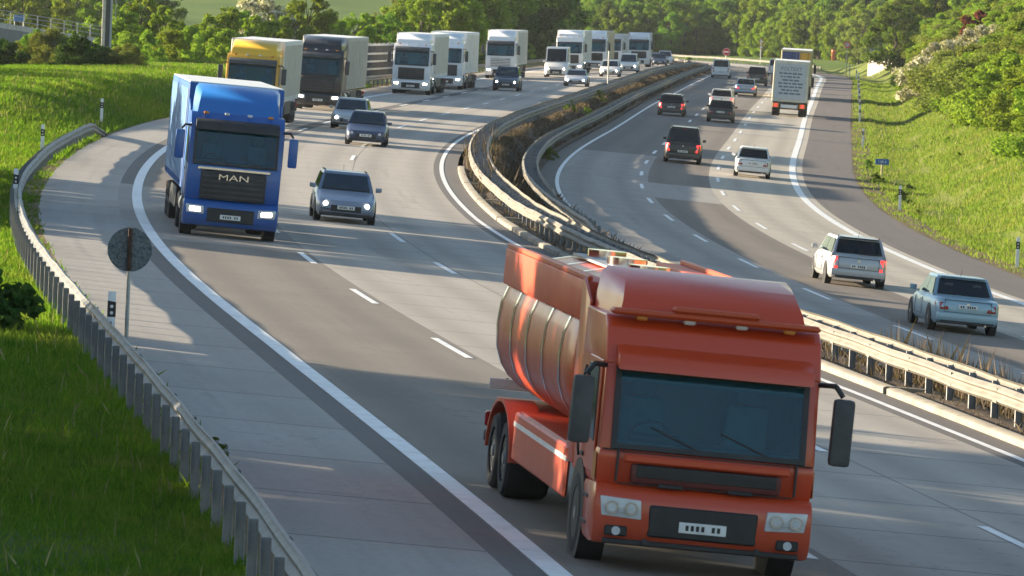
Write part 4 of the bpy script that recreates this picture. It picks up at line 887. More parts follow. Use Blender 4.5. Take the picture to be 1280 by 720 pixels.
km = empty('kilometre_sign', (0, 0, 0), 'small blue kilometre sign with white numerals on the right grass slope', 'road sign')
b = MB(); pole(b, .85, .045, simple('wooden_post', (0.42, 0.35, 0.22), .8)); b.build('pole', km)
b = MB(); b.box(-.36, .36, -.06, -.045, .72, 1.02, m_blue, .02); p_ = b.build('sign_plate', km)
b = MB(); b.box(-.33, .33, -.0605, -.0598, .75, .99, m_blue); b.build('sign_border', p_)
o = link('sign_numerals', text_mesh('138,4', .2, m_wht, .003), p_); o.matrix_local = Matrix.Translation((0, -.064, .87)) @ Matrix.Rotation(RAD(90), 4, 'X')
at(km, 248, 18.3)
ps = empty('marker_pole', (0, 0, 0), 'thin pale grey pole standing alone in the dry grass of the reserve', 'pole')
b = MB(); pole(b, 3.1, .055, simple('pale_pole', (0.5, 0.49, 0.46), .6, .2)); b.build('pole_shaft', ps); b = MB(); b.cyl((0, 0, 3.1), (0, 0, 3.16), .065, m_black, n=12); b.build('pole_cap', ps)
at(ps, 367, -1.0)
ne = empty('no_entry_sign', (0, 0, 0), 'red round no-entry sign on a pale pole before the far wood', 'road sign')
b = MB(); pole(b, 4.6, .09, simple('cream_pole', (0.6, 0.52, 0.4), .6)); b.build('pole', ne)
b = MB(); b.cyl((0, -.1, 4.9), (0, -.13, 4.9), .56, m_wht, n=32); b.cyl((0, -.13, 4.9), (0, -.14, 4.9), .53, m_red, n=32); q_ = b.build('sign_plate', ne)
b = MB(); b.box(-.38, .38, -.155, -.141, 4.81, 4.99, m_wht); b.build('white_bar', q_)
def at_xy(root, x, y, h=0.0, yaw=0.0, z=None):
    root.location = (x, y, (gz(x, y) if z is None else z) + h); root.rotation_euler = (0, 0, yaw); return root
def xpx(px, d): return (px - 13 - 640) / F * d
def zpx(px, py, d): return CAMZ - (py - 6 - (px - 640) * .0421) / F * d
ne.location = (xpx(908, 850), 850, zpx(908, 65, 850) - 4.9)
ts = empty('warning_sign', (0, 0, 0), 'pair of triangular warning signs one above the other before the far wood', 'road sign')
b = MB(); pole(b, 5.2, .07); b.build('pole', ts)
def tri(z, r, w=.12):
    b = MB()
    for k, (m, y, f) in enumerate(((m_red, -.12, 1.0), (m_wht, -.135, .68))):
        rr = r * f; b.prism([(0, 0)] * 0 or [(y, 0), (y - .01, 0), (y - .01, .01), (y, .01)], 0, 0.001, m) if False else None
        c = [(-rr * .87, y, z - rr * .5), (rr * .87, y, z - rr * .5), (0, y, z + rr)]
        b.loft([[Vector(p) for p in c], [Vector(p) + Vector((0, -.012, 0)) for p in c]], m)
    return b
tri(4.75, .5).build('sign_plate', ts); tri(3.85, .45).build('sign_plate', ts)
rs_ = empty('round_sign', (0, 0, 0), 'round red-rimmed sign on a pole beside the concrete wall', 'road sign')
b = MB(); pole(b, 3.6, .05); b.build('pole', rs_)
b = MB(); b.cyl((0, -.07, 3.9), (0, -.09, 3.9), .42, m_red, n=28); b.cyl((0, -.09, 3.9), (0, -.095, 3.9), .28, simple('sign_lilac', (0.42, 0.36, 0.4), .5), n=28); b.build('sign_plate', rs_)
at(rs_, 655, 18.7)
# concrete retaining wall with a blue sign at the edge of the far shoulder
cw = empty('concrete_wall', (0, 0, 0), 'sunlit pale concrete retaining wall at the foot of the shrub slope', 'wall')
b = MB(); b.hexa([(-1.25, 0, -1), (3.6, 0, -1), (3.6, 3, -1), (-1.25, 3, -1), (-1.25, 0, 2.15), (3.6, 0, 2.55), (3.6, 3, 2.55), (-1.25, 3, 2.15)], m_conc, .04); b.build('wall_block', cw)
b = MB(); b.hexa([(-1.33, -.1, 2.16), (3.68, -.1, 2.56), (3.68, 3.1, 2.56), (-1.33, 3.1, 2.16), (-1.33, -.1, 2.28), (3.68, -.1, 2.68), (3.68, 3.1, 2.68), (-1.33, 3.1, 2.28)], m_conc, .02); b.build('coping', cw)
at(cw, 645, 21.6, yaw=-.95)
bs = empty('blue_sign', (0, 0, 0), 'blue sign board standing at the corner of the concrete wall', 'road sign')
b = MB(); b.cyl((-.4, .05, -.5), (-.4, .05, 2.4), .05, m_pole); b.cyl((.4, .05, -.5), (.4, .05, 2.4), .05, m_pole); b.build('pole', bs)
b = MB(); b.box(-.75, .75, -.03, 0, 2.1, 3.0, m_blue, .03); b.build('sign_plate', bs)
at(bs, 637, 21.5, h=.1)
oh = empty('hydrant_post', (0, 0, 0), 'orange emergency post beyond the far guard rail', 'post')
b = MB(); m_or = simple('orange_enamel', (0.62, 0.13, 0.03), .5); b.box(-.26, .26, -.2, .2, -.3, .9, m_or, .05, 2); b.build('post_body', oh)
b = MB(); b.cyl((0, 0, .9), (0, 0, 1.25), .32, m_or, n=14); b.build('post_head', oh)
# ------------------------------------------------------------------ foliage
m_bark = simple('bark', (0.085, 0.065, 0.05), .9, dirt=.3, scale=5)
LM = dict(
    light=leafmat('leaf_light', [(0.14, 0.22, 0.025), (0.19, 0.28, 0.033), (0.26, 0.34, 0.05)], .55),
    mid=leafmat('leaf_mid', [(0.09, 0.165, 0.025), (0.13, 0.22, 0.03), (0.18, 0.27, 0.042)], .5),
    dark=leafmat('leaf_dark', [(0.035, 0.08, 0.018), (0.055, 0.11, 0.022), (0.08, 0.14, 0.03)], .4),
    yellow=leafmat('leaf_yellow', [(0.155, 0.225, 0.02), (0.20, 0.28, 0.028), (0.26, 0.32, 0.04)], .5),
    olive=leafmat('leaf_olive', [(0.14, 0.175, 0.04), (0.18, 0.22, 0.05), (0.23, 0.25, 0.065)], .45),
    copper=leafmat('leaf_copper', [(0.11, 0.03, 0.03), (0.16, 0.045, 0.04), (0.2, 0.07, 0.05)], .4),
    blossom=leafmat('leaf_blossom', [(0.13, 0.15, 0.05), (0.38, 0.36, 0.26), (0.6, 0.58, 0.48)], .3))
def grassblade(name, cols, dry, dark, sc, trans):
    m = leafmat(name, cols, trans); nt = m.node_tree
    hs = [n for n in nt.nodes if n.type == 'HUE_SAT'][0]; src = hs.inputs['Color'].links[0].from_socket
    g = nd(nt, 'ShaderNodeNewGeometry'); f = noise(nt, sc, 5, .65, g.outputs['Position']); f2 = noise(nt, sc * 3.1, 4, .6, g.outputs['Position'])
    c = mixc(nt, ramp(nt, f, [(.48, (0, 0, 0)), (.72, (.8, .8, .8))]), src, dry); c = mixc(nt, ramp(nt, f2, [(.5, (0, 0, 0)), (.7, (.75, .75, .75))]), c, dark)
    nt.links.new(c, hs.inputs['Color']); return m
def leaf_cloud(rng, centers, radii, n, size, flat=.75, up=.35):
    """n leaf-sized quads spread through clumps; two triangles folded along the midrib"""
    w = np.asarray(radii) ** 2; ci = rng.choice(len(centers), n, p=w / w.sum())
    d = rng.normal(size=(n, 3)); d /= np.linalg.norm(d, axis=1)[:, None]
    r = rng.random(n) ** .38
    P = np.asarray(centers)[ci] + d * (np.asarray(radii)[ci] * r)[:, None] * np.array([1, 1, flat])
    nr = d * .7 + rng.normal(size=(n, 3)) * .6 + np.array([0, 0, up]); nr /= np.linalg.norm(nr, axis=1)[:, None]
    a = np.cross(nr, rng.normal(size=(n, 3))); a /= np.linalg.norm(a, axis=1)[:, None]; c = np.cross(nr, a)
    s = size * (.6 + .8 * rng.random(n))[:, None]
    v0 = P - a * s * .6; v1 = P + c * s * .36 - a * s * .05 + nr * s * .08; v2 = P + a * s * .6; v3 = P - c * s * .36 - a * s * .05 + nr * s * .08
    V = np.stack([v0, v1, v2, v3], 1).reshape(-1, 3); Fc = np.arange(n * 4).reshape(n, 4)
    return V, Fc
def crown_mesh(seed, H, R, zb, n, size, mat, nclump=46, shape='round'):
    rng = np.random.default_rng(seed); C = []; Q = []
    hz = (H - zb)
    for i in range(nclump):
        t = rng.random() ** .8
        if shape == 'round': prof = math.sin(math.pi * (0.12 + .80 * t)) ** .7
        elif shape == 'cone': prof = (1 - t) ** .8 * .95 + .08
        else: prof = (1 - t ** 2.2) ** .6
        a = rng.random() * 6.283; rr = R * prof * (rng.random() ** .45) * (1 + .26 * math.sin(a * 3 + seed) + .14 * math.sin(a * 5 + seed * 2 + t * 4))
        C.append((rr * math.cos(a), rr * math.sin(a), zb + hz * t * .93)); Q.append(R * (.2 + .2 * rng.random()) * (1.05 - .4 * t))
    V, Fc = leaf_cloud(rng, C, Q, n, size)
    return npmesh('crown', V, Fc, mat), C
def trunk_mesh(H, R, zb, C, seed):
    rng = random.Random(seed); b = MB(); r = .022 * H + .05; pts = [Vector((0, 0, -.4))]
    for i in range(1, 6): pts.append(Vector((rng.uniform(-1, 1) * .06 * R * i, rng.uniform(-1, 1) * .06 * R * i, H * .8 * i / 5)))
    for i, (p, q) in enumerate(zip(pts[:-1], pts[1:])): b.cyl(p, q, r * (1 - i * .18), m_bark, r * (1 - (i + 1) * .18), n=8)
    for c in rng.sample(C, min(10, len(C))):
        k = max(1, min(4, int(c[2] / H * 5))); b.cyl(pts[k] * .8 + pts[k-1] * .2, Vector(c), r * .35, m_bark, r * .08, n=5)
    me = bpy.data.meshes.new('trunk'); b.bm.to_mesh(me); b.bm.free(); me.materials.append(m_bark); return me
PROTO = {}
def proto(key, seed, H, R, zb, n, size, mat, nclump=46, shape='round', trunk=True):
    cm, C = crown_mesh(seed, H, R, zb, n, size, LM[mat], nclump, shape)
    PROTO[key] = (cm, trunk_mesh(H, R, zb, C, seed) if trunk else None, H)
LAB = {}
def plant(key, x, y, h, name, label, cat, group=None, z=None, wide_=1.0, sink=0.15):
    cm, tm, H = PROTO[key]; k = h / H
    if tm is not None:
        r = empty(name, (x, y, 0), label, cat, group); link('trunk', tm, r); link('crown', cm, r)
    else:
        r = tag(link(name, cm), label, cat, group)
    r.location = (x, y, (gz(x, y) if z is None else z) - sink); r.scale = (k * wide_, k * wide_, k); r.rotation_euler = (0, 0, random.uniform(0, 6.283))
    return r
# tall trees (unit-size prototypes are scaled per copy)
proto('t_light', 1, 8, 3.0, 1.0, 10400, 0.240, 'light'); proto('t_light2', 2, 8, 2.6, .6, 10400, 0.224, 'light', shape='oval'); proto('t_mid', 3, 9, 3.4, 1.0, 12000, 0.240, 'mid')
proto('t_dark', 4, 11, 4.2, 1.0, 14400, 0.272, 'dark', 60); proto('t_yellow', 5, 8, 3.0, .8, 10400, 0.224, 'yellow'); proto('t_oval', 6, 10, 3.2, .8, 12800, 0.256, 'mid', 56, 'oval')
proto('t_olive', 7, 8, 2.8, .8, 8800, 0.224, 'olive'); proto('t_cone', 8, 11, 3.0, .5, 12800, 0.240, 'dark', 56, 'cone')
proto('b_light', 11, 3, 1.7, .1, 9000, .125, 'light', 34, 'oval', False); proto('b_yellow', 12, 3, 1.8, .1, 9000, .12, 'yellow', 34, 'oval', False); proto('b_olive', 13, 3, 1.9, .1, 12000, .10, 'olive', 40, 'oval', False)
proto('b_mid', 14, 3, 1.6, .1, 8000, .13, 'mid', 34, 'oval', False); proto('b_dark', 15, 2.4, 1.6, .05, 5000, .15, 'dark', 34, 'oval', False); proto('b_copper', 16, 3, 1.4, .2, 3500, .17, 'copper', 26, 'oval', False); proto('b_blossom', 17, 3, 1.7, .1, 4500, .15, 'blossom', 30, 'oval', False)
rnd = random.Random(21)
# hedge bushes on the crest of the grass bank
for i, px in enumerate(np.arange(-40, 175, 17)):
    d = 338 + rnd.uniform(-4, 8); plant(rnd.choice(['b_dark', 'b_mid', 'b_dark', 'b_olive']), xpx(px, d), d, rnd.uniform(1.7, 2.5) * (1.0 if px < 130 else .8), 'bush', 'dark green bush in the hedge along the crest of the grass bank', 'bush', 'hedge bushes on the grass bank')
# light shrubs behind the bank and before the meadow
for px, d, h, k in [(150, 405, 4.6, 't_light'), (175, 415, 5.2, 't_light'), (205, 412, 4.8, 't_light2'), (225, 440, 3.6, 't_mid'), (245, 430, 3.4, 'b_light'), (262, 420, 4.2, 't_light2'), (283, 428, 4.9, 't_light'), (300, 440, 4.6, 't_mid'), (325, 452, 6.2, 'b_blossom'), (318, 420, 4.4, 't_light2'), (345, 440, 4.4, 't_light'),
        (365, 450, 4.6, 't_light'), (385, 455, 6.2, 't_light'), (402, 470, 5.0, 't_yellow'), (425, 450, 4.4, 't_light2'), (445, 465, 5.0, 't_light'), (462, 470, 4.9, 't_light2'), (486, 478, 5.0, 't_mid'), (505, 490, 6.4, 't_light'), (528, 486, 6.6, 't_light2'), (548, 500, 7.2, 't_light'), (562, 520, 8.0, 't_light'),
        (160, 380, 2.4, 'b_light'), (185, 385, 2.6, 'b_light'), (215, 390, 2.8, 'b_yellow'), (240, 392, 3.0, 'b_light'), (262, 395, 3.0, 'b_light'), (285, 400, 3.0, 'b_light')]:
    plant(k, xpx(px, d), d, h, 'tree' if k[0] == 't' else 'bush', {'t': 'light green young tree in the belt between bank and meadow', 'b': 'light green bush in the belt between bank and meadow'}[k[0]] if 'blossom' not in k else 'pale blossoming bush before the meadow', 'tree' if k[0] == 't' else 'bush', {'t': 'young trees before the meadow', 'b': 'bushes before the meadow'}[k[0]] if 'blossom' not in k else None)
for px in list(range(286, 350, 7)) + list(range(420, 470, 7)):
    d = 1230 + rnd.uniform(-20, 20); plant(rnd.choice(['t_dark', 't_mid']), xpx(px, d), d, rnd.uniform(3, 5), 'tree', 'tiny far tree in a field hedge across the meadow', 'tree', 'field hedge trees across the meadow')
# wood behind the mast
for px, d, h, k in [(28, 560, 6.8, 't_light'), (44, 600, 7.6, 't_light'), (58, 585, 7.4, 't_yellow'), (75, 610, 8.2, 't_light'), (92, 590, 8.0, 't_yellow'), (110, 615, 8.4, 't_light'), (124, 595, 8.0, 't_light2'), (142, 640, 9.0, 't_mid'), (160, 650, 8.6, 't_light'), (182, 660, 8.4, 't_light2'), (200, 670, 7.6, 't_mid'), (-5, 900, 10, 't_dark'), (10, 940, 10.5, 't_dark'), (26, 920, 10, 't_dark'), (42, 960, 11, 't_dark'), (58, 980, 11, 't_dark')]:
    plant(k, xpx(px, d), d, h, 'tree', 'dark distant tree in the shaded corner behind the lattice mast' if d > 850 else 'bright green tree in the wood behind the concrete mast', 'tree', 'distant dark trees by the lattice mast' if d > 850 else 'trees behind the mast')
# tall trees behind the noise barrier and the lorry queue
for px, d, h, k in [(500, 560, 9, 't_olive'), (522, 575, 9.5, 't_olive'), (545, 560, 10, 't_olive'), (575, 560, 11, 't_light'), (592, 590, 12, 't_mid'), (604, 585, 12, 't_oval'), (618, 615, 13, 't_dark'), (634, 640, 13, 't_dark'), (650, 655, 13.5, 't_dark'), (664, 680, 14, 't_dark'), (680, 700, 14, 't_cone'), (694, 735, 13, 't_dark'), (712, 770, 13, 't_mid'), (725, 790, 13.5, 't_oval'), (738, 815, 13, 't_dark'), (600, 640, 14, 't_mid'), (625, 680, 15, 't_dark'), (655, 720, 15, 't_dark'), (690, 790, 15, 't_mid'), (545, 640, 11, 't_mid'), (570, 660, 13, 't_light')]:
    s, o = so_of([xpx(px, d)], [d]); x = xpx(px, d)
    if o[0] > -20: x -= (o[0] + 20)
    plant(k, x, d, h, 'tree', {'t_dark': 'tall dark green tree behind the queue of white lorries', 't_cone': 'tall dark narrow tree behind the queue of white lorries'}.get(k, 'tall bright green tree rising behind the noise barrier'), 'tree', {'t_dark': 'tall dark trees behind the lorries', 't_cone': None}.get(k, 'tall bright trees behind the noise barrier'))
for px in range(590, 760, 9):     # undergrowth at the foot of those trees
    d = float(np.interp(px, [590, 640, 700, 760], [560, 620, 730, 830])); x = xpx(px, d); s, o = so_of([x], [d]); x -= max(0, o[0] + 18.5)
    plant(rnd.choice(['b_dark', 'b_mid']), x, d, rnd.uniform(2.4, 3.6), 'bush', 'dark bush at the foot of the tall trees behind the lorries', 'bush', 'bushes under the tall dark trees')
# the wood closing the view beyond the far bend
nW = 0
for row, (dd, h0) in enumerate([(0, 7.0), (9, 8.5), (20, 9.5), (34, 10.5), (52, 11), (80, 12)]):
    for px in np.arange(742 + row * 3, 1150, 14 - row * .6):
        d = 1000 + dd + rnd.uniform(-5, 5) - max(0, px - 900) * .35
        x = xpx(px + rnd.uniform(-3, 3), d); k = rnd.choice(['t_light', 't_mid', 't_oval', 't_light2', 't_yellow', 't_mid', 't_light'] if row < 4 else ['t_mid', 't_dark', 't_oval', 't_olive'])
        plant(k, x, d, h0 * rnd.uniform(.75, 1.2), 'tree', 'green tree in the dense wood closing off the far bend', 'tree', 'trees of the wood beyond the far bend'); nW += 1
for px in np.arange(1062, 1320, 11):     # taller trees over the brow of the cutting
    d = rnd.uniform(640, 780) if px > 1112 else rnd.uniform(840, 900); x = xpx(px, d); so__ = so_of([x], [d]); k = rnd.choice(['t_olive', 't_light', 't_olive', 't_yellow', 't_mid'])
    plant(k, x, d, rnd.uniform(7, 9.5), 'tree', 'tall tree above the brow of the right-hand cutting', 'tree', 'trees over the brow of the cutting')
# shrubs on the right-hand cutting
nS = 0
for s in np.arange(236, 700, 4.4):
    ob = float(np.interp(s, [236, 275, 330, 420, 520, 640, 700], [27.5, 26.0, 25.0, 24.5, 26.0, 28.5, 28.0]))
    for row in range(5):
        o = ob + row * 4.0 + rnd.uniform(-1.1, 1.1); ss = s + rnd.uniform(-1.6, 1.6); P = PX(ss, o); u, v, d_ = in_view(P)
        if u > 1330 or nS >= 280: continue
        q = rnd.random()
        k = 'b_olive' if (s < 400 and row < 3 and q < .72) else rnd.choice(['b_light', 'b_light', 'b_mid', 'b_yellow', 'b_light', 'b_olive'])
        if row >= 3 and q < .3: k = rnd.choice(['t_light', 't_light2', 't_yellow'])
        if u > 1225 and row < 3 and q > .2: k = 'b_light'
        big = rnd.uniform(2.7, 4.2) if k[0] == 'b' else rnd.uniform(4, 6)
        lab = {'b_olive': ('dull olive shrub on the upper part of the right-hand cutting slope', 'olive shrubs on the cutting slope'), 'b_light': ('fresh green shrub on the right-hand cutting slope', 'fresh green shrubs on the cutting slope'), 'b_mid': ('mid green shrub on the right-hand cutting slope', 'mid green shrubs on the cutting slope'), 'b_yellow': ('yellowish shrub on the right-hand cutting slope', 'yellowish shrubs on the cutting slope')}.get(k, ('small bright tree rising above the shrubs of the cutting', 'small trees above the cutting shrubs'))
        plant(k, P[0], P[1], big, 'shrub' if k[0] == 'b' else 'tree', lab[0], 'shrub' if k[0] == 'b' else 'tree', lab[1], z=float(P[2]), wide_=1.2); nS += 1
def px_plant(key, s, o, h, name, label, cat, group=None, w=1.0):
    P = PX(s, o); return plant(key, P[0], P[1], h, name, label, cat, group, z=float(P[2]), wide_=w, sink=.05)
def aimed(key, px, py, s, h, *a):
    SS, OO = np.meshgrid(np.arange(240, 560, 2.0), np.arange(20, 60, .25), indexing='ij'); SS = SS.ravel(); OO = OO.ravel()
    u, v, d = in_view(PX(SS, OO, h * .75)); k = int(np.argmin(np.abs(u - px) + np.abs(v - py) + .004 * SS)); s = float(SS[k]); oo = OO
    return px_plant(key, s, oo[k], h, *a)
aimed('b_copper', 1225, 32, 400, 4.8, 'shrub', 'copper red shrub among green ones high on the cutting', 'shrub')
for px, py, s in ((1152, 82, 470), (1166, 74, 455), (1180, 66, 440), (1198, 60, 425), (1216, 48, 410), (1240, 44, 400)): aimed('b_blossom', px, py, s, 4.4, 'shrub', 'white blossoming shrub high on the cutting slope', 'shrub', 'white blossoming shrubs on the cutting')
px_plant('b_light', 218, 25.6, 4.2, 'shrub', 'bright leafy shrub cut off by the picture edge on the cutting', 'shrub')
for s, o, h in ((262, 17.75, .55), (238, 17.85, .65), (215, 18.4, .7)): px_plant('b_mid', s, o, h, 'weed_clump', 'dark weed clump on the verge near the blue kilometre sign', 'weed', 'weed clumps on the right verge')
px_plant('b_mid', 21, -16.55, .45, 'weed_clump', 'small leafy weed growing under the guard rail', 'weed')
# big-leaved dark shrub at the edge of the near grass
V, Fc = leaf_cloud(np.random.default_rng(5), [(0, 0, .5), (.35, .2, .75), (-.4, 0, .8), (.2, -.3, .35), (-.2, .3, 1.05), (.62, 0, .55)], [.42, .34, .42, .34, .3, .24], 900, .17)
o = tag(link('shrub', npmesh('dark_shrub', V, Fc, LM['dark'])), 'dark broad-leaved shrub at the edge of the near grass', 'shrub'); o.location = Vector((xpx(8, 99), 99, gz(xpx(8, 99), 99) - .1))
# trees standing left of the picture whose long shadows cross the road
for x, y, h, k in [(-29, 78, 10, 't_dark'), (-31, 84, 11, 't_oval'), (-28, 88, 12, 't_dark'), (-32, 94, 12, 't_dark'), (-28, 98, 11.5, 't_oval'), (-27, 72, 11, 't_dark'), (-26, 64, 10, 't_mid'), (-24, 68, 11, 't_dark'), (-30, 75, 12, 't_dark'), (-21, 58, 10, 't_dark'), (-31, 68, 12, 't_oval'), (-25, 61, 11, 't_dark'), (-33, 90, 12, 't_dark'), (-34, 100, 12, 't_dark'), (-24, 56, 10, 't_dark'), (-28, 64, 12, 't_dark'),
                   (-37, 290, 7.5, 't_dark'), (-39, 300, 8.0, 't_dark'), (-36, 279, 7, 't_oval'), (-38, 269, 7, 't_dark'), (-40, 311, 8, 't_dark'), (-37, 259, 6, 't_dark'), (-27, 149, 6, 't_dark'), (-28, 155, 6.5, 't_dark'), (-27, 161, 6.5, 't_dark'), (-28, 168, 7, 't_dark'), (-26, 175, 6.5, 't_dark'), (-28, 183, 6, 't_dark'), (-30, 151, 6.5, 't_mid'), (-33, 158, 8, 't_oval'), (-31, 165, 8.5, 't_dark'), (-34, 173, 8, 't_mid'), (-31, 180, 7.5, 't_oval'), (-33, 187, 6.5, 't_mid')]:
    plant(k, x, y, h, 'tree', 'roadside tree standing left of the near bank', 'tree', 'roadside trees left of the view', wide_=1.15)
# ------------------------------------------------------------------ grasses
def blades(rng, P, h, w, lean=.45):
    n = len(P); a = rng.random(n) * 6.283; t = np.stack([np.cos(a), np.sin(a), np.zeros(n)], -1); b2 = np.stack([-np.sin(a), np.cos(a), np.zeros(n)], -1)
    h = np.asarray(h)[:, None] * (.5 + .9 * rng.random(n))[:, None]; w = np.asarray(w)[:, None]
    l = b2 * (rng.normal(size=(n, 1)) * lean) * h
    v0 = P - t * w; v1 = P + t * w; v2 = P + t * w * .6 + l * .45 + np.array([0, 0, 1]) * h * .6; v3 = P - t * w * .1 + l + np.array([0, 0, 1]) * h
    return np.stack([v0, v1, v2, v3], 1).reshape(-1, 3), np.arange(n * 4).reshape(n, 4)
def scatter(rng, n, s0, s1, o0, o1, mx=40, pw=0.0, clump=0.0):
    s = s0 + (s1 - s0) * rng.random(n) ** (1 + pw); o = rng.uniform(o0, o1, n)
    P = PX(s, o, -.03); u, v, d = in_view(P); k = (u > -mx) & (u < 1280 + mx) & (v > -60) & (v < 790)
    if clump: k &= (np.sin(s * 1.7 + np.sin(o * 2.1) * 2) + np.sin(o * 3.3 + s * .6) + rng.normal(size=n) * .8) > (clump - 1) * 1.5
    return P[k], d[k]
rng = np.random.default_rng(77)
m_gr = grassblade('grass_blade', [(0.075, 0.155, 0.014), (0.115, 0.21, 0.018), (0.18, 0.26, 0.034)], (0.25, 0.25, 0.06), (0.05, 0.12, 0.016), .45, .55)
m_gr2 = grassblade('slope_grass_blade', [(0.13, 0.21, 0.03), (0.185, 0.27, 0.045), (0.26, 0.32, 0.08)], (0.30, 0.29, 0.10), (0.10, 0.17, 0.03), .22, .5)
m_dry = leafmat('dry_grass_blade', [(0.085, 0.066, 0.052), (0.13, 0.102, 0.078), (0.20, 0.162, 0.12)], .25)
def stuff(name, parts, mat, label):
    V = np.concatenate([p[0] for p in parts]); n = 0; F_ = []
    for p in parts: F_.append(p[1] + n); n += len(p[0])
    return tag(link(name, npmesh(name, V, np.concatenate(F_), mat)), label, 'grass', None, 'stuff')
P1, d1 = scatter(rng, 600000, -6, 175, -27, -17.0, pw=.9); P2, d2 = scatter(rng, 150000, 150, 345, -32, -16.5)
P1b, d1b = scatter(rng, 9000, 20, 178, -16.9, -16.3, clump=1.2)
stuff('grass', [blades(rng, P1, .09 + .0006 * d1 + .12 * (rng.random(len(P1)) > .97), .004 + .00011 * d1), blades(rng, P2, .24 + 0 * d2, .016 + .00007 * d2), blades(rng, P1b, .13 + 0 * d1b, .005 + .0001 * d1b)], m_gr, 'lush green grass covering the bank behind the guard rail')
P3, d3 = scatter(rng, 420000, 110, 560, 18.0, 30)
P3b, d3b = scatter(rng, 12000, 110, 600, 16.95, 18.0, clump=1.1)
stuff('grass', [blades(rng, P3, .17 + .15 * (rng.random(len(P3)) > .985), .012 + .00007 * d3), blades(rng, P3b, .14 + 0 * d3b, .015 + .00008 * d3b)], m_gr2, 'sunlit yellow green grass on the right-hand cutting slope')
P9, d9 = scatter(rng, 5000, -6, 330, -26, -17.2); P10, d10 = scatter(rng, 3500, 110, 420, 18.2, 28)
stuff('dry_stalks', [blades(rng, P9, .34 + 0 * d9, .004 + .00005 * d9, .25), blades(rng, P10, .36 + 0 * d10, .006 + .00004 * d10, .25)], leafmat('stalk', [(0.22, 0.19, 0.09), (0.33, 0.29, 0.14), (0.44, 0.40, 0.22)], .3), 'pale seed stalks standing above the grass of both banks')
for i in range(26):
    lf = i < 14; s_ = rnd.uniform(40, 200) if lf else rnd.uniform(140, 330); o_ = -rnd.uniform(17.4, 20.5) if lf else rnd.uniform(18.2, 24); PP = PX(s_, o_); u_, v_, d_ = in_view(PP)
    if 0 < u_ < 1280: plant(rnd.choice(['b_dark', 'b_mid'] if lf else ['b_mid', 'b_light', 'b_light']), PP[0], PP[1], rnd.uniform(.25, .5), 'weed_clump', 'low leafy weed clump in the grass of the left bank' if lf else 'low leafy weed clump in the grass of the cutting slope', 'weed', 'weeds in the left bank grass' if lf else 'weeds in the cutting slope grass', z=float(PP[2]), wide_=1.3, sink=.04)
P4, d4 = scatter(rng, 60000, 110, 780, -.75, 1.25); P5, d5 = scatter(rng, 34000, 26, 175, -.7, 2.2, clump=1.0); P6, d6 = scatter(rng, 3500, 26, 215, -1.6, -.7, clump=1.2)
P7, d7 = scatter(rng, 2600, 34, 60, -.4, 1.2, mx=80); P8, d8 = scatter(rng, 350, 150, 215, -1.5, -.2)
stuff('dry_grass', [blades(rng, P4, .16 + .10 * np.sin(d4 * .2) ** 2, .012 + .00006 * d4), blades(rng, P5, .30 + 0 * d5, .007 + .00005 * d5), blades(rng, P6, .24 + 0 * d6, .007 + .00005 * d6), blades(rng, P7, .95 + 0 * d7, .006 + .00004 * d7, .2), blades(rng, P8, .95 + 0 * d8, .006 + .00004 * d8, .2)], m_dry, 'brown dry grass filling the central reserve between the barriers')
for s, o in ((300, -.6), (338, -.4), (306, .2)): px_plant('b_light', s, o, .8, 'bush', 'small green bush among the dry grass of the reserve', 'bush', 'green bushes in the reserve')
px_plant('b_mid', 226, 1.6, .7, 'bush', 'green tuft at the shaded foot of the reserve barrier', 'bush')
px_plant('b_yellow', 690, 0.0, 1.3, 'bush', 'yellow green bush at the far tip of the reserve', 'bush'); px_plant('b_light', 322, -17.2, 1.6, 'bush', 'young green bush growing against the noise barrier', 'bush')
# ------------------------------------------------------------------ far left: mast, flyover parapet, lattice mast
m_mast = simple('concrete_and_lit_flange', (0.52, 0.47, 0.41), .8, dirt=.2); m_web = simple('mast_web_shade', (0.07, 0.075, 0.08), .7, .3)
ms_ = empty('mast', (0, 0, 0), 'tall pale mast with a dark web rising out of the hedge', 'mast')
b = MB(); b.box(-.30, -.08, -.25, .25, -1, 14, m_mast, .02); b.build('flange', ms_); b = MB(); b.box(-.08, .22, -.17, .17, -1, 14, m_web); b.build('web', ms_); b = MB(); b.box(.22, .32, -.25, .25, -1, 14, simple('mast_flange_shade', (0.3, 0.34, 0.38), .6, .3), .01); b.build('flange', ms_)  # left flange coloured as sunlit, web and right flange coloured as shaded
b = MB(); b.tube([(.32, 0, 3), (.55, 0, 3), (.55, 0, 12)], .03, m_pole); b.build('cable_pipe', ms_)
at_xy(ms_, xpx(133.5, 372), 372)
fo = empty('parapet_wall', (0, 0, 0), 'pale concrete flyover parapet with a thin railing beyond the hedge', 'parapet')
A_ = Vector((xpx(-40, 470), 470, 0)); B_ = Vector((xpx(145, 500), 500, 0))
zt = [CAMZ - (27 + 22 - 4) / F * 470, CAMZ - (51 + 15) / F * 500]
def pp(t, dy, dz): return Vector((A_.x + (B_.x - A_.x) * t, A_.y + (B_.y - A_.y) * t + dy, zt[0] + (zt[1] - zt[0]) * t + dz))
b = MB(); b.loft([[pp(t, 0, -.42), pp(t, .3, -.42), pp(t, .3, 0), pp(t, 0, 0)] for t in (0, .5, 1)], m_mast); b.build('coping', fo)
b = MB(); b.loft([[pp(t, .12, -5), pp(t, 9, -5), pp(t, 9, -.43), pp(t, .12, -.43)] for t in (0, .5, 1)], simple('flyover_side', (0.2, 0.19, 0.18), .8)); b.build('deck_side', fo)
b = MB()
for z in (.35, .75, 1.05): b.tube([pp(t, .15, z) for t in (0, 1)], .028, m_pole, 5)
b.build('railing', fo)
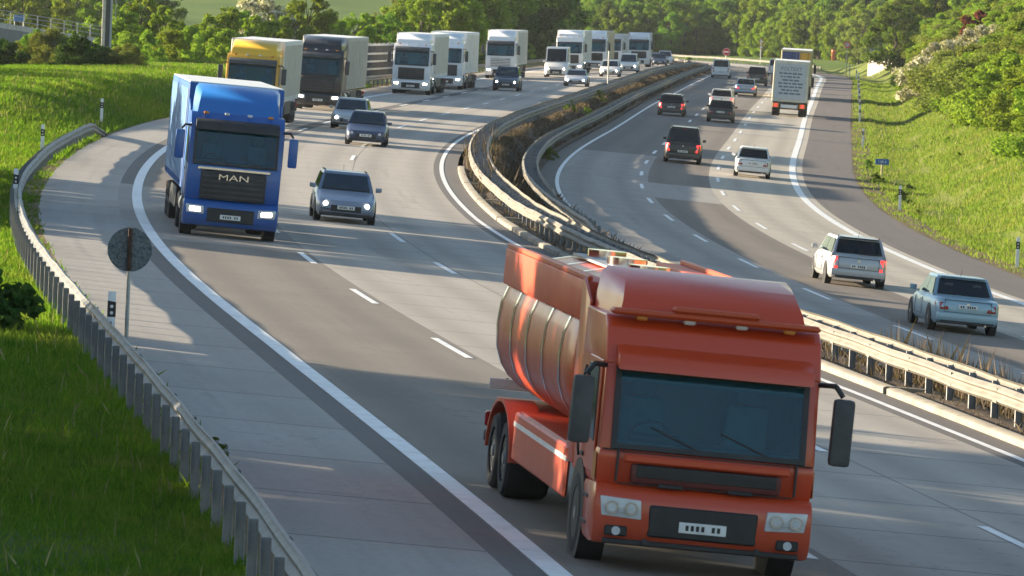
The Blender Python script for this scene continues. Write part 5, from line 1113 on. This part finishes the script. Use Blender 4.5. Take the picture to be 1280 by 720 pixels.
for t in np.linspace(0, 1, 12):
    b = MB(); b.cyl(pp(t, .15, 0), pp(t, .15, 1.08), .04, m_pole, n=6); b.build('railing_post', fo)
lm = empty('lattice_mast', (0, 0, 0), 'slim steel lattice mast against the dark wood at the picture corner', 'mast')
b = MB()
for x in (-.5, .5):
    for y in (-.5, .5): b.cyl((x, y, -1), (x, y, 14), .07, m_pole, n=5)
b.build('leg_frame', lm)
b = MB()
for i in range(12): z = i * 1.2; b.tube([(-.5, -.5, z), (.5, -.5, z + 1.2)], .04, m_pole, 4); b.tube([(.5, -.5, z), (-.5, -.5, z + 1.2)], .04, m_pole, 4)
b.build('bracing', lm)
at_xy(lm, xpx(11, 620), 620)
bt = empty('blue_sign', (0, 0, 0), 'blue board on two legs beyond the flyover railing', 'sign board')
b = MB(); b.cyl((-.4, 0, -3.5), (-.4, 0, 2.0), .05, m_pole); b.cyl((.4, 0, -3.5), (.4, 0, 2.0), .05, m_pole); b.box(-.4, .4, -.02, .02, 1.6, 1.66, m_pole); b.build('leg', bt); b = MB(); b.box(-.5, .5, -.08, -.02, 1.5, 2.1, m_blue, .02); b.build('board', bt)
at_xy(bt, xpx(24, 520), 520, z=zpx(24, 23, 520) - 1.8)
ts.location = (xpx(951, 905), 905, zpx(951, 52, 905) - 4.75); at_xy(oh, xpx(1042, 840), 840, z=zpx(1042, 73, 840))
HAZE = 0.000045; V_GROUND_MIN = float(zb.min())
# ------------------------------------------------------------------ light
SUN_AZ, SUN_EL = RAD(74), RAD(12.5)       # left of the viewing direction, above the horizon
w = bpy.data.worlds.new('World'); scene.world = w; w.use_nodes = True; nt = w.node_tree
sky = nd(nt, 'ShaderNodeTexSky', sky_type='NISHITA'); sky.sun_disc = False; sky.sun_elevation = SUN_EL; sky.sun_rotation = -SUN_AZ; sky.air_density = 1.0; sky.dust_density = .6
bg = nt.nodes['Background']; nt.links.new(sky.outputs[0], bg.inputs[0]); bg.inputs[1].default_value = 0.074
sl = bpy.data.lights.new('sun', 'SUN'); sl.energy = 5.0; sl.angle = RAD(.53); sl.color = (1.0, .83, .60); so_ = bpy.data.objects.new('sun', sl); COL.objects.link(so_)
dv = Vector((-math.sin(SUN_AZ) * math.cos(SUN_EL), math.cos(SUN_AZ) * math.cos(SUN_EL), math.sin(SUN_EL))); so_.rotation_euler = dv.to_track_quat('Z', 'Y').to_euler(); so_.location = (-60, 60, 60)
scene.view_settings.view_transform = 'Standard'; scene.view_settings.look = 'None'; scene.view_settings.exposure = 1.96; scene.view_settings.gamma = 1; scene.view_settings.use_curve_mapping = False
scene.render.engine = 'CYCLES'; scene.cycles.use_denoising = True; scene.cycles.max_bounces = 6; scene.cycles.transparent_max_bounces = 4; scene.cycles.caustics_reflective = False; scene.cycles.caustics_refractive = False
print('wood', nW, 'shrubs', nS, 'objects', len(scene.objects))

hz = bpy.data.meshes.new('haze'); hb = bmesh.new(); bmesh.ops.create_cube(hb, size=1.0); hb.to_mesh(hz); hb.free(); ho = link('haze', hz); ho['kind'] = 'stuff'; ho['label'] = 'thin evening haze over the whole valley'; ho['category'] = 'haze'
zmin = float(V_GROUND_MIN) - 1.5; zmax = 95.0
ho.scale = (3200, 4500, zmax - zmin); ho.location = (0, 2050, (zmax + zmin) / 2)
mh = bpy.data.materials.new('haze_air'); mh.use_nodes = True; hn = mh.node_tree; hn.nodes.remove(hn.nodes['Principled BSDF']); pv = hn.nodes.new('ShaderNodeVolumePrincipled'); pv.inputs['Color'].default_value = (.85, .92, 1.0, 1); pv.inputs['Density'].default_value = HAZE; pv.inputs['Anisotropy'].default_value = .3
hn.links.new(pv.outputs[0], hn.nodes['Material Output'].inputs['Volume']); hz.materials.append(mh)
